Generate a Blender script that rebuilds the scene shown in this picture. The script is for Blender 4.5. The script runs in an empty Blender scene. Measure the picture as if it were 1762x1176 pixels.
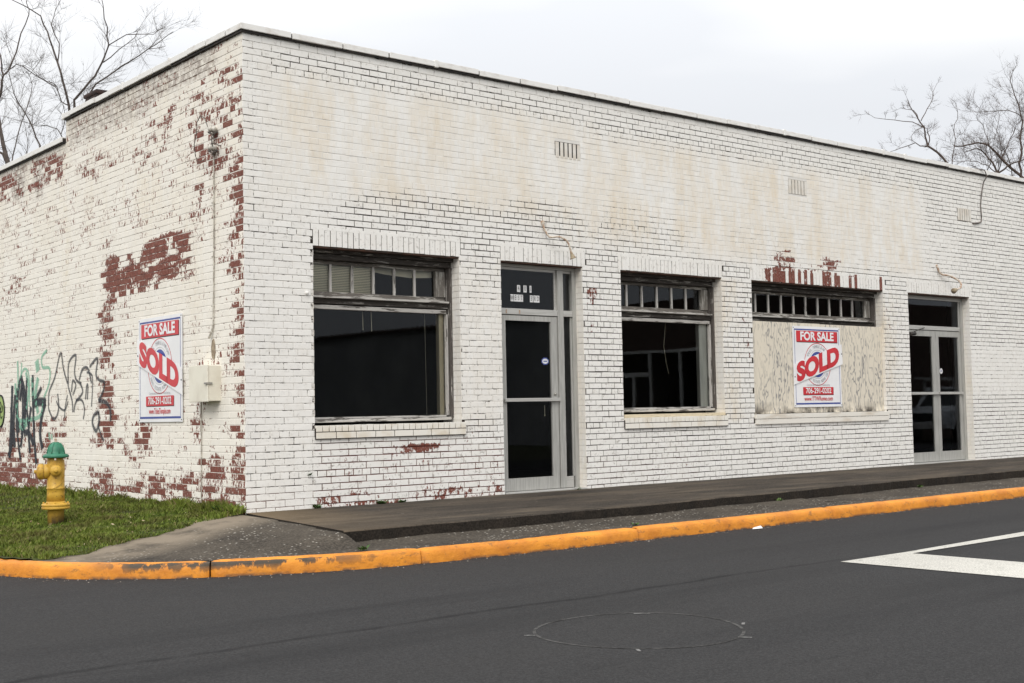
import bpy, bmesh, math, random
import numpy as np
from mathutils import Vector, Matrix, Quaternion
random.seed(7); rng=np.random.default_rng(7)
scene=bpy.context.scene
# ---------------------------------------------------------------- camera
cd=bpy.data.cameras.new("camera"); cam=bpy.data.objects.new("camera",cd); scene.collection.objects.link(cam)
cam.matrix_world=Matrix(((0.7684234511,-0.0204392670,-0.6396152251,-5.94198575),
                         (-0.6396485471,-0.0547821218,-0.7667128898,-11.1761611),
                         (-0.0193684297,0.9982891142,-0.0551698145,0.92684366),(0,0,0,1)))
cd.lens=44.873; cd.sensor_width=36; cd.clip_start=.05; cd.clip_end=5000
scene.camera=cam
# ---------------------------------------------------------------- sky
SUN_EL=math.radians(40); SUN_AZ=math.radians(-128)   # azimuth measured from +Y towards +X
w=bpy.data.worlds.new("World"); scene.world=w; w.use_nodes=True
nt=w.node_tree; nt.nodes.clear()
def N(t,k,**kw):
    n=t.nodes.new(k)
    for a,b in kw.items(): setattr(n,a,b)
    return n
out=N(nt,'ShaderNodeOutputWorld'); bg=N(nt,'ShaderNodeBackground'); bg.inputs[1].default_value=.1
sky=N(nt,'ShaderNodeTexSky',sky_type='NISHITA'); sky.sun_disc=False; sky.sun_elevation=SUN_EL; sky.sun_rotation=SUN_AZ
tc=N(nt,'ShaderNodeTexCoord'); sep=N(nt,'ShaderNodeSeparateXYZ'); nt.links.new(tc.outputs['Generated'],sep.inputs[0])
mp=N(nt,'ShaderNodeMapping'); mp.inputs['Scale'].default_value=(1.1,1.1,4.2); mp.inputs['Location'].default_value=(.45,.3,.35); nt.links.new(tc.outputs['Generated'],mp.inputs[0])
nz=N(nt,'ShaderNodeTexNoise'); nz.inputs['Scale'].default_value=1.5; nz.inputs['Detail'].default_value=4; nz.inputs['Roughness'].default_value=.45; nt.links.new(mp.outputs[0],nz.inputs[0])
cr=N(nt,'ShaderNodeValToRGB'); cr.color_ramp.elements[0].position=.38; cr.color_ramp.elements[0].color=(7.6,7.8,8.15,1)
cr.color_ramp.elements[1].position=.58; cr.color_ramp.elements[1].color=(9.6,9.6,9.55,1); nt.links.new(nz.outputs[0],cr.inputs[0])
# overcast: brighter towards the zenith
mr=N(nt,'ShaderNodeMapRange'); mr.inputs[1].default_value=.22; mr.inputs[2].default_value=.95; mr.inputs[3].default_value=1.0; mr.inputs[4].default_value=2.1; nt.links.new(sep.outputs[2],mr.inputs[0])
mul=N(nt,'ShaderNodeVectorMath',operation='SCALE'); nt.links.new(cr.outputs[0],mul.inputs[0]); nt.links.new(mr.outputs[0],mul.inputs['Scale'])
mx=N(nt,'ShaderNodeMixRGB'); mx.inputs[0].default_value=.98; nt.links.new(sky.outputs[0],mx.inputs[1]); nt.links.new(mul.outputs[0],mx.inputs[2])
nt.links.new(mx.outputs[0],bg.inputs[0]); nt.links.new(bg.outputs[0],out.inputs[0])
# ---------------------------------------------------------------- sun (soft, behind cloud)
sl=bpy.data.lights.new("sun",'SUN'); sl.energy=1.5; sl.angle=math.radians(30); sl.color=(1,.955,.88)
so=bpy.data.objects.new("sun",sl); scene.collection.objects.link(so)
sd=Vector((math.sin(SUN_AZ)*math.cos(SUN_EL),math.cos(SUN_AZ)*math.cos(SUN_EL),math.sin(SUN_EL)))
so.rotation_euler=sd.to_track_quat('Z','Y').to_euler()
vs=scene.view_settings; vs.view_transform='Standard'; vs.look='None'; vs.exposure=.15; vs.gamma=1
# ================================================================= helpers
COL=scene.collection
def link(o,parent=None):
    COL.objects.link(o)
    if parent is not None: o.parent=parent
    return o
def tag(o,label=None,cat=None,group=None,kind=None):
    if label:o['label']=label
    if cat:o['category']=cat
    if group:o['group']=group
    if kind:o['kind']=kind
    return o
def empty(name,loc=(0,0,0)):
    o=bpy.data.objects.new(name,None); o.location=loc; o.empty_display_size=.2; COL.objects.link(o); return o
class MB:
    def __init__(s): s.v=[]; s.f=[]; s.m=[]; s.mi=0
    def add(s,vs,fs):
        b=len(s.v); s.v+= [tuple(p) for p in vs]; s.f+=[tuple(b+i for i in f) for f in fs]; s.m+=[s.mi]*len(fs); return s
    def box(s,x0,x1,y0,y1,z0,z1,b=0):
        if b<=0:
            return s.add([(x0,y0,z0),(x1,y0,z0),(x1,y1,z0),(x0,y1,z0),(x0,y0,z1),(x1,y0,z1),(x1,y1,z1),(x0,y1,z1)],
              [(0,3,2,1),(4,5,6,7),(0,1,5,4),(1,2,6,5),(2,3,7,6),(3,0,4,7)])
        bm=bmesh.new(); bmesh.ops.create_cube(bm,size=1)
        for v in bm.verts: v.co=Vector(((x0+x1)/2+v.co.x*(x1-x0),(y0+y1)/2+v.co.y*(y1-y0),(z0+z1)/2+v.co.z*(z1-z0)))
        bmesh.ops.bevel(bm,geom=bm.edges[:]+bm.verts[:],offset=b,segments=2,affect='EDGES',profile=.6)
        bm.verts.index_update(); s.add([v.co[:] for v in bm.verts],[[v.index for v in f.verts] for f in bm.faces]); bm.free(); return s
    def tube(s,pts,rad,n=8,cap=True):
        pts=[Vector(p) for p in pts]
        rs=rad if isinstance(rad,(list,tuple)) else [rad]*len(pts)
        up=None; rings=[]; vs=[]
        for i,p in enumerate(pts):
            t=(pts[min(i+1,len(pts)-1)]-pts[max(i-1,0)]).normalized()
            if up is None: up=t.orthogonal().normalized()
            up=(up-t*up.dot(t)); up=up.normalized() if up.length>1e-6 else t.orthogonal().normalized()
            sd_=t.cross(up)
            for k in range(n):
                a=2*math.pi*k/n; vs.append(p+(up*math.cos(a)+sd_*math.sin(a))*rs[i])
        fs=[]
        for i in range(len(pts)-1):
            for k in range(n): fs.append((i*n+k,i*n+(k+1)%n,(i+1)*n+(k+1)%n,(i+1)*n+k))
        if cap: fs.append(tuple(range(n-1,-1,-1))); fs.append(tuple((len(pts)-1)*n+k for k in range(n)))
        return s.add(vs,fs)
    def lathe(s,prof,n=24,mat=None):
        """prof: (radius, height) along local z; mat: Matrix"""
        vs=[];fs=[]
        for r,h in prof:
            for k in range(n):
                a=2*math.pi*k/n; v=Vector((r*math.cos(a),r*math.sin(a),h)); vs.append(mat@v if mat else v)
        m=len(prof)
        for i in range(m-1):
            for k in range(n): fs.append((i*n+k,i*n+(k+1)%n,(i+1)*n+(k+1)%n,(i+1)*n+k))
        fs.append(tuple(range(n-1,-1,-1))); fs.append(tuple((m-1)*n+k for k in range(n)))
        return s.add(vs,fs)
    def ring(s,x0,x1,z0,z1,l,r,t,b,y0,y1):
        O=[(x0,z0),(x1,z0),(x1,z1),(x0,z1)]; I=[(x0+l,z0+b),(x1-r,z0+b),(x1-r,z1-t),(x0+l,z1-t)]
        vs=[(x,y,z) for y in (y0,y1) for P in (O,I) for x,z in P]; fs=[]
        for k in range(4):
            j=(k+1)%4; fs+=[(k,j,4+j,4+k),(8+j,8+k,12+k,12+j),(j,k,8+k,8+j),(4+k,4+j,12+j,12+k)]
        return s.add(vs,fs)
    def split(s,name,mat,parent=None):
        """one object per closed piece that was added"""
        par=list(range(len(s.v)))
        def fnd(i):
            while par[i]!=i: par[i]=par[par[i]]; i=par[i]
            return i
        for f in s.f:
            for i in f[1:]: par[fnd(i)]=fnd(f[0])
        gr={}
        for f in s.f: gr.setdefault(fnd(f[0]),[]).append(f)
        res=[]
        for fs in gr.values():
            ids=sorted({i for f in fs for i in f}); mp={i:k for k,i in enumerate(ids)}; q=MB(); q.add([s.v[i] for i in ids],[[mp[i] for i in f] for f in fs]); res.append(q.build(name,mat,parent))
        return res[0]
    def build(s,name,mat,parent=None,smooth=False,loc=None):
        me=bpy.data.meshes.new(name); me.from_pydata(s.v,[],s.f)
        mats=mat if isinstance(mat,(list,tuple)) else [mat]
        for m_ in mats: me.materials.append(m_)
        if len(mats)>1: me.polygons.foreach_set('material_index',s.m)
        if smooth: me.polygons.foreach_set('use_smooth',[True]*len(me.polygons))
        me.update(); o=bpy.data.objects.new(name,me); link(o,parent)
        if loc: o.location=loc
        return o
def npmesh(name,V,F,mat,attrs=None,parent=None,smooth=False):
    V=np.asarray(V,np.float32); F=np.asarray(F,np.int32)
    me=bpy.data.meshes.new(name); k=F.shape[1]
    me.vertices.add(len(V)); me.vertices.foreach_set('co',V.ravel())
    me.loops.add(F.size); me.loops.foreach_set('vertex_index',F.ravel())
    me.polygons.add(len(F)); me.polygons.foreach_set('loop_start',np.arange(len(F),dtype=np.int32)*k)
    me.update(calc_edges=True); me.validate()
    for a,val in (attrs or {}).items():
        at=me.attributes.new(a,'FLOAT','POINT'); at.data.foreach_set('value',np.asarray(val,np.float32))
    me.polygons.foreach_set('use_smooth',np.full(len(me.polygons),bool(smooth)))
    me.materials.append(mat); o=bpy.data.objects.new(name,me); link(o,parent); return o
# ---- procedural materials
class G:
    """small node-graph helper"""
    def __init__(s,name,rough=.7,spec=.3,metal=0):
        s.m=bpy.data.materials.new(name); s.m.use_nodes=True; s.t=s.m.node_tree
        s.b=s.t.nodes['Principled BSDF']; s.b.inputs['Roughness'].default_value=rough
        s.b.inputs['Specular IOR Level'].default_value=spec; s.b.inputs['Metallic'].default_value=metal
        s.geo=None
    def L(s,a,b): s.t.links.new(a,b)
    def pos(s,scale=(1,1,1),loc=(0,0,0)):
        if s.geo is None: s.geo=N(s.t,'ShaderNodeTexCoord')
        m=N(s.t,'ShaderNodeMapping'); m.inputs['Scale'].default_value=scale; m.inputs['Location'].default_value=loc; s.L(s.geo.outputs['Object'],m.inputs[0]); return m.outputs[0]
    def noise(s,sc,det=4,rough=.55,scale=(1,1,1),loc=(0,0,0)):
        n=N(s.t,'ShaderNodeTexNoise'); n.inputs['Scale'].default_value=sc; n.inputs['Detail'].default_value=det; n.inputs['Roughness'].default_value=rough
        s.L(s.pos(scale,loc),n.inputs[0]); return n.outputs[0]
    def attr(s,name): return N(s.t,'ShaderNodeAttribute',attribute_name=name).outputs['Fac']
    def math(s,op,a,b=None,clamp=False):
        n=N(s.t,'ShaderNodeMath',operation=op); n.use_clamp=clamp
        for i,x in enumerate((a,b)):
            if x is None: continue
            if isinstance(x,(int,float)): n.inputs[i].default_value=x
            else: s.L(x,n.inputs[i])
        return n.outputs[0]
    def rng(s,x,a,b,c=0,d=1):
        n=N(s.t,'ShaderNodeMapRange')
        for i,v in enumerate((a,b,c,d),1):
            if isinstance(v,(int,float)): n.inputs[i].default_value=v
            else: s.L(v,n.inputs[i])
        s.L(x,n.inputs[0]); return n.outputs[0]
    def mix(s,f,a,b,mode='MIX'):
        n=N(s.t,'ShaderNodeMixRGB',blend_type=mode)
        for i,v in ((0,f),(1,a),(2,b)):
            if isinstance(v,(int,float)): n.inputs[i].default_value=v
            elif isinstance(v,tuple): n.inputs[i].default_value=(*v,1)
            else: s.L(v,n.inputs[i])
        return n.outputs[0]
    def col(s,c):
        if isinstance(c,tuple): s.b.inputs['Base Color'].default_value=(*c,1)
        else: s.L(c,s.b.inputs['Base Color'])
    def bump(s,h,strength=.3,dist=.003):
        n=N(s.t,'ShaderNodeBump'); n.inputs['Strength'].default_value=strength; n.inputs['Distance'].default_value=dist
        s.L(h,n.inputs['Height']); s.L(n.outputs[0],s.b.inputs['Normal'])
def simple(name,c,c2=None,sc=20,rough=.7,spec=.3,metal=0,bump=0,scale=(1,1,1),lo=.4,hi=.6):
    g=G(name,rough,spec,metal); c2=c2 or tuple(x*.8 for x in c)
    n=g.noise(sc,4,.6,scale); g.col(g.mix(g.rng(n,lo,hi),c,c2))
    if bump: g.bump(n,bump)
    return g.m
def brick_mat(name,white,cream,chips=22,loc=(0,0,0)):
    g=G(name,.75,.25)
    peel=g.attr('peel'); rnd=g.attr('rnd'); beige=g.attr('beige'); dark=g.attr('dark')
    n=g.math('ADD',g.math('MULTIPLY',g.noise(chips,6,.74,(1,1,.66),loc),.78),g.math('MULTIPLY',g.noise(4.5,4,.6,(1,1,.8),loc),.22))
    thr=g.rng(peel,0,1,.26,.70)
    mask=g.rng(g.math('SUBTRACT',thr,n),-.006,.008)
    big=g.noise(3.6,6,.74,(1,1,.26),(3,1,2)); fine=g.noise(9,5,.65,(1,1,.6))
    paint=g.mix(g.math('MULTIPLY',beige,g.rng(big,.40,.70),True),white,cream)
    paint=g.mix(g.rng(rnd,0,1,0,.12),paint,(.56,.54,.50))
    paint=g.mix(g.rng(fine,.5,.78,0,.22),paint,(.55,.50,.42))
    # soot wash on the brick arris where the joints are dark
    paint=g.mix(g.math('MULTIPLY',dark,g.rng(g.noise(23,5,.7),.55,.74),True),paint,(.20,.17,.14))
    red=g.mix(g.rng(g.noise(14,5,.7,(1,1,1),(5,2,1)),.35,.65),(.215,.062,.042),(.13,.046,.034))
    red=g.mix(g.rng(g.noise(60,4,.7),.52,.72,0,.6),red,(.42,.33,.29))
    red=g.mix(g.rng(rnd,.55,1,0,.35),red,(.20,.10,.075))
    paint=g.mix(g.math('MULTIPLY',g.attr('grey'),g.rng(g.noise(11,5,.7,(1,1,1.3)),.38,.60),True),paint,(.23,.185,.16))
    g.col(g.mix(mask,paint,red))
    h=g.math('ADD',g.math('MULTIPLY',mask,-.5),g.noise(45,4,.6)); g.bump(h,.35,.003)
    return g.m
def mortar_mat(name,white,dk=(.05,.037,.03),loc=(0,0,0)):
    g=G(name,.85,.2)
    dark=g.attr('dark'); red=g.attr('red'); beige=g.attr('beige')
    n=g.noise(6.5,5,.80,(1,1,2.9),loc)
    mask=g.rng(g.math('SUBTRACT',g.rng(dark,0,1,.26,.78),n),-.02,.03)
    c=g.mix(red,dk,(.125,.035,.026)); mask=g.math('MAXIMUM',mask,g.math('MULTIPLY',red,g.rng(g.noise(8,4,.6),.42,.50)))
    paint=g.mix(g.math('MULTIPLY',g.rng(g.noise(25,4,.7),.35,.75,0,.6),g.rng(dark,.1,.6,.2,1)),white,(.33,.29,.25))
    g.col(g.mix(mask,paint,c)); g.bump(g.noise(70,3,.6),.5,.003)
    return g.m
WHITE=(.80,.785,.755); CREAM=(.70,.64,.53)
M={}
M['brick_front']=brick_mat('painted_brick_street',WHITE,(.72,.635,.51))
M['brick_side']=brick_mat('painted_brick_yard',(.82,.785,.72),(.72,.64,.50),25,(4,7,1))
M['mortar_front']=mortar_mat('mortar_street',(.70,.68,.645),(.030,.022,.018))
M['mortar_side']=mortar_mat('mortar_yard',(.80,.77,.71),(.13,.075,.05),(2,9,4))
def wood(name,p,under,axis,amt=.5):
    g=G(name,.8,.2); sc=[9,9,9]; sc[axis]=.9
    n=g.noise(3.2,6,.72,tuple(sc)); f=g.noise(9,5,.7,tuple(sc),(1,2,3))
    mask=g.rng(n,amt-.02,amt+.02)
    base=g.mix(g.rng(f,.35,.65),under,tuple(x*.45 for x in under))
    g.col(g.mix(mask,base,g.mix(g.rng(f,.4,.7),p,tuple(x*.72 for x in p)))); g.bump(g.math('ADD',f,mask),.7,.004); return g.m
GREYW=(.16,.145,.13)
M['wood_x']=wood('weathered_board_long',(.50,.48,.44),(.20,.18,.16),0,.55)
M['wood_z']=wood('weathered_board_upright',(.52,.50,.46),(.25,.23,.205),2,.53)
M['wood_px']=wood('painted_board_long',(.50,.48,.45),GREYW,0,.44)
M['wood_pz']=wood('painted_bar_upright',(.52,.50,.47),GREYW,2,.42)
M['wood_dark']=wood('bare_grey_board',(.36,.34,.31),(.085,.075,.067),0,.585)
M['cream_wood']=wood('cream_sill_paint',(.70,.60,.43),(.30,.20,.12),0,.36)
g=G('glass_dark'); t=g.t; t.nodes.remove(g.b)
lw=N(t,'ShaderNodeFresnel'); lw.inputs[0].default_value=1.42
gl=N(t,'ShaderNodeBsdfGlossy'); gl.inputs['Roughness'].default_value=.012; gl.inputs[0].default_value=(.62,.66,.72,1)
tr=N(t,'ShaderNodeBsdfTransparent'); tr.inputs[0].default_value=(.86,.86,.84,1)
bn=N(t,'ShaderNodeBump'); bn.inputs['Strength'].default_value=.035; bn.inputs['Distance'].default_value=.02; g.L(g.noise(1.3,1,.4),bn.inputs['Height']); g.L(bn.outputs[0],gl.inputs['Normal'])
ms=N(t,'ShaderNodeMixShader'); g.L(lw.outputs[0],ms.inputs[0]); g.L(tr.outputs[0],ms.inputs[1]); g.L(gl.outputs[0],ms.inputs[2]); g.L(ms.outputs[0],t.nodes['Material Output'].inputs[0]); M['glass']=g.m
M['alu']=simple('brushed_aluminium',(.44,.435,.41),(.35,.345,.325),6,.48,.5,.25,.1,(9,9,.6))
M['alu_x']=simple('aluminium_rail',(.50,.495,.47),(.42,.41,.39),6,.45,.5,.25,.1,(.6,9,9))
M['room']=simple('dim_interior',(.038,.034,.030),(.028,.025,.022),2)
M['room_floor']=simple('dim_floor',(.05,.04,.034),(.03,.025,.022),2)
M['blind']=simple('beige_blind',(.80,.76,.60),(.72,.68,.54),3)
M['trimcream']=simple('beige_inner_trim',(.82,.74,.54),(.72,.64,.46),5,scale=(4,4,.5))
M['greytrim']=simple('grey_inner_trim',(.75,.76,.70),(.62,.63,.58),5,scale=(4,4,.5))
M['coping']=simple('coping_cement',(.76,.75,.73),(.55,.51,.47),7,.8,.2,0,.3,(1,1,2),.50,.8)
M['tar']=simple('tar_flashing',(.022,.02,.02),(.05,.04,.035),12,.6)  # near-black for the painted coping shade line, open joints, slots and door closer
M['flue']=simple('rusty_flue',(.022,.015,.014),(.05,.025,.02),14)
M['roof']=simple('roof_felt',(.10,.10,.10),(.06,.06,.06),3)
M['rust']=simple('rusted_iron',(.33,.21,.14),(.60,.54,.46),22,.8,.2,0,.4)
M['paintpipe']=simple('painted_conduit',(.60,.57,.50),(.30,.27,.23),30,.6)
M['wire']=simple('weathered_wire',(.08,.075,.07),(.15,.12,.10),30,.7)
M['cable']=simple('dark_cable',(.06,.05,.048),(.20,.17,.15),9,.7)
M['porcelain']=simple('porcelain',(.62,.60,.54),(.35,.32,.28),14,.35,.5)
M['box']=simple('cream_meter_box',(.74,.71,.61),(.62,.58,.49),4,.5,.4,0,.05,(1,1,1),.45,.75)
M['lat']=simple('steel_latch',(.36,.35,.32),None,20,.4,.5,.5)
M['sign_white']=simple('sign_white',(.80,.80,.81),(.74,.74,.75),3,.35,.4)
M['sold_white']=simple('banner_white',(.83,.82,.82),(.77,.76,.77),3,.35,.4)
M['sign_red']=simple('sign_red',(.60,.035,.045),(.52,.03,.04),4,.35,.4)
M['sign_blue']=simple('sign_blue',(.045,.075,.30),(.04,.065,.26),4,.35,.4)
M['sign_black']=simple('sign_black',(.02,.02,.022),None,4,.4,.4)
M['sign_grey']=simple('sign_grey',(.38,.39,.42),None,4,.4,.4)
M['sticker']=simple('sticker_white',(.72,.72,.72),None,9,.4)
# plywood: warped grain
g=G('plywood',.8,.2)
d=g.noise(2.2,3,.6,(1,1,.45)); wv=N(g.t,'ShaderNodeTexWave',wave_type='BANDS',bands_direction='X'); wv.inputs['Scale'].default_value=3.0; wv.inputs['Distortion'].default_value=26; wv.inputs['Detail'].default_value=3; wv.inputs['Detail Scale'].default_value=1.6; wv.inputs['Detail Roughness'].default_value=.62
g.L(g.pos((1,1,.34)),wv.inputs[0])
c=g.mix(g.rng(wv.outputs[0],.70,1.0),(.66,.605,.51),(.27,.26,.25)); c=g.mix(g.rng(g.noise(3,5,.6,(1,1,.4)),.40,.62,0,.75),c,(.70,.64,.53)); 
zz=N(g.t,'ShaderNodeSeparateXYZ'); g.L(g.pos(),zz.inputs[0])
bot=g.math('MULTIPLY',g.rng(zz.outputs[2],.84,1.0,1,0),g.rng(g.noise(5,4,.6),.40,.60)); c=g.mix(bot,c,(.05,.042,.035)); g.col(c); g.bump(wv.outputs[0],.25,.002); M['ply']=g.m
# ground materials
def ground_mat(name,c1,c2,big=.8,fine=60,speck=None,rough=.9,bump=.5,scale=(1,1,1),extra=None):
    g=G(name,rough,.12); n=g.noise(big,6,.65,scale); c=g.mix(g.rng(n,.36,.64),c1,c2)
    f=g.noise(fine,3,.7); c=g.mix(g.rng(f,.40,.75,0,.5),c,tuple(x*1.9 for x in c1)); c=g.mix(g.rng(f,.58,.30,0,.5),c,tuple(x*.45 for x in c2))
    if speck:
        v=N(g.t,'ShaderNodeTexVoronoi'); v.inputs['Scale'].default_value=speck[0]; g.L(g.pos(),v.inputs[0])
        m_=g.math('MULTIPLY',g.rng(v.outputs['Distance'],.235,.14),g.rng(g.noise(2.2,4,.6,(1,1,1),(4,4,4)),.44,.56)); c=g.mix(m_,c,speck[1])
    if extra: c=extra(g,c)
    g.col(c); g.bump(f,bump,.006); return g.m
def road_extra(g,c):
    # faint tyre-track bands and long stains along the street
    n=g.noise(1.1,5,.6,(.12,1.4,1),(2,0,0)); c=g.mix(g.rng(n,.52,.70,0,.45),c,(.017,.017,.018))
    n=g.noise(.55,4,.6,(.35,1,1),(7,3,0)); c=g.mix(g.rng(n,.45,.70,0,.30),c,(.037,.0355,.034))
    n=g.noise(26,4,.75); c=g.mix(g.rng(n,.60,.78,0,.5),c,(.06,.058,.055)); c=g.mix(g.rng(n,.40,.24,0,.6),c,(.012,.012,.012))
    z=N(g.t,'ShaderNodeSeparateXYZ'); g.L(g.pos(),z.inputs[0]); yy=g.math('ADD',g.math('ADD',z.outputs[1],5.14),g.math('MULTIPLY',g.math('SUBTRACT',g.noise(1.2,4,.6),.5),.22))
    sm=g.math('MULTIPLY',g.rng(g.math('ABSOLUTE',yy),.045,.008),g.rng(z.outputs[0],3.0,1.6)); c=g.mix(g.math('MULTIPLY',sm,g.rng(g.noise(5,3,.6),.3,.6,.15,.7)),c,(.010,.010,.0105))
    n=g.noise(3.5,5,.7,(.22,1.6,1),(3,8,0)); c=g.mix(g.rng(n,.60,.72,0,.35),c,(.014,.014,.0145))
    return c
M['asphalt']=ground_mat('asphalt',(.0340,.0333,.0338),(.0290,.0285,.0290),.6,75,None,.92,.5,(.5,1,1),road_extra)
def walk_extra(g,c):
    n=g.noise(1.3,6,.75,(.35,2.2,1),(1,5,0)); c=g.mix(g.rng(n,.47,.66,0,.85),c,(.115,.092,.068)); c=g.mix(g.rng(g.noise(2.1,6,.75,(.6,1.5,1),(6,2,0)),.55,.66,0,.6),c,(.018,.015,.012)); c=g.mix(g.rng(g.noise(30,2,.5,(1,1,1),(2,2,0)),.72,.76),c,(.25,.22,.18))
    z=N(g.t,'ShaderNodeSeparateXYZ'); g.L(g.pos(),z.inputs[0])
    return g.mix(g.math('MULTIPLY',g.rng(z.outputs[0],1.0,-.3),g.rng(z.outputs[1],-1.5,-.1,.2,.9)),c,(.20,.145,.085))
M['walk']=ground_mat('stained_sidewalk',(.060,.050,.041),(.031,.0265,.022),1.3,60,None,.9,.5,(.6,1,1),walk_extra)
M['walkface']=ground_mat('sidewalk_edge',(.032,.026,.021),(.016,.014,.012),3,60)
def apron_extra(g,c):
    z=N(g.t,'ShaderNodeSeparateXYZ'); g.L(g.pos(),z.inputs[0])
    d_=g.math('SUBTRACT',z.outputs[1],g.math('MULTIPLY',z.outputs[0],.51))   # 0 at the grass edge
    e=g.math('MULTIPLY',g.rng(d_,-.80,-.35),g.rng(g.noise(2.5,5,.6,(1,1,1),(9,0,0)),.28,.50))
    return g.mix(g.math('MULTIPLY',e,g.rng(z.outputs[0],.9,-.1)),c,(.215,.178,.135))
M['apron']=ground_mat('exposed_aggregate',(.080,.068,.054),(.036,.031,.026),1.5,45,(20,(.40,.375,.33)),.9,.7,(1,1,1),apron_extra)
def kerb_extra(g,c):
    z=N(g.t,'ShaderNodeSeparateXYZ'); g.L(g.pos(),z.inputs[0])
    reg=g.rng(z.outputs[0],-.1,-.9,0,1); reg2=g.rng(z.outputs[0],-2.25,-2.0,0,1)
    top=g.rng(z.outputs[2],-.245,-.165,.12,1)
    n=g.noise(7,6,.72,(1,1,.35),(3,3,1)); top=g.math('MULTIPLY',g.rng(z.outputs[2],-.255,-.175,.0,1),g.rng(z.outputs[2],-.148,-.153))
    m_=g.math('MULTIPLY',g.math('MULTIPLY',reg,reg2),g.rng(g.math('ADD',n,g.math('MULTIPLY',top,.26)),.68,.74)); m_=g.math('MULTIPLY',m_,top)
    c=g.mix(m_,c,(.06,.045,.03))
    n2=g.noise(9,6,.75,(1,1,2),(8,3,1)); c=g.mix(g.rng(n2,.56,.66,0,.7),c,(.17,.085,.03))
    return g.mix(g.math('MULTIPLY',g.rng(z.outputs[2],-.235,-.262),g.rng(g.noise(6,4,.6),.42,.55)),c,(.06,.05,.045))
g=G('kerb_paint',.6,.35); n=g.noise(4,5,.65); c=g.mix(g.rng(n,.35,.65),(.72,.275,.026),(.52,.18,.018)); c=kerb_extra(g,c); g.col(c); g.bump(g.math('ADD',g.noise(14,5,.7),n),.8,.012); M['kerb']=g.m
M['lawn']=ground_mat('lawn_soil',(.055,.065,.018),(.035,.032,.015),1.6,50)
M['earth']=ground_mat('far_ground',(.07,.075,.04),(.05,.05,.03),.2,8)
def mark_extra(g,c):
    n=g.noise(7,6,.8); c=g.mix(g.rng(n,.58,.66,0,.6),c,(.16,.155,.14)); return g.mix(g.rng(g.noise(60,3,.7),.63,.70),c,(.05,.05,.05))
M['marking']=ground_mat('road_paint',(.49,.475,.43),(.40,.385,.35),1.5,90,None,.7,.2,(1,1,1),mark_extra)
M['chalk']=simple('chalk_line',(.085,.083,.08),(.032,.031,.030),14,.9,.1,0,0,(1,1,1),.40,.60)
M['chalkb']=simple('chalk_tick',(.20,.196,.19),(.08,.078,.075),30,.9)
M['wood_jamb']=wood('split_grey_jamb',(.50,.48,.45),(.13,.115,.105),2,.60)
M['slotgrey']=simple('dusty_slot',(.24,.22,.19),(.40,.37,.33),30)
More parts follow.
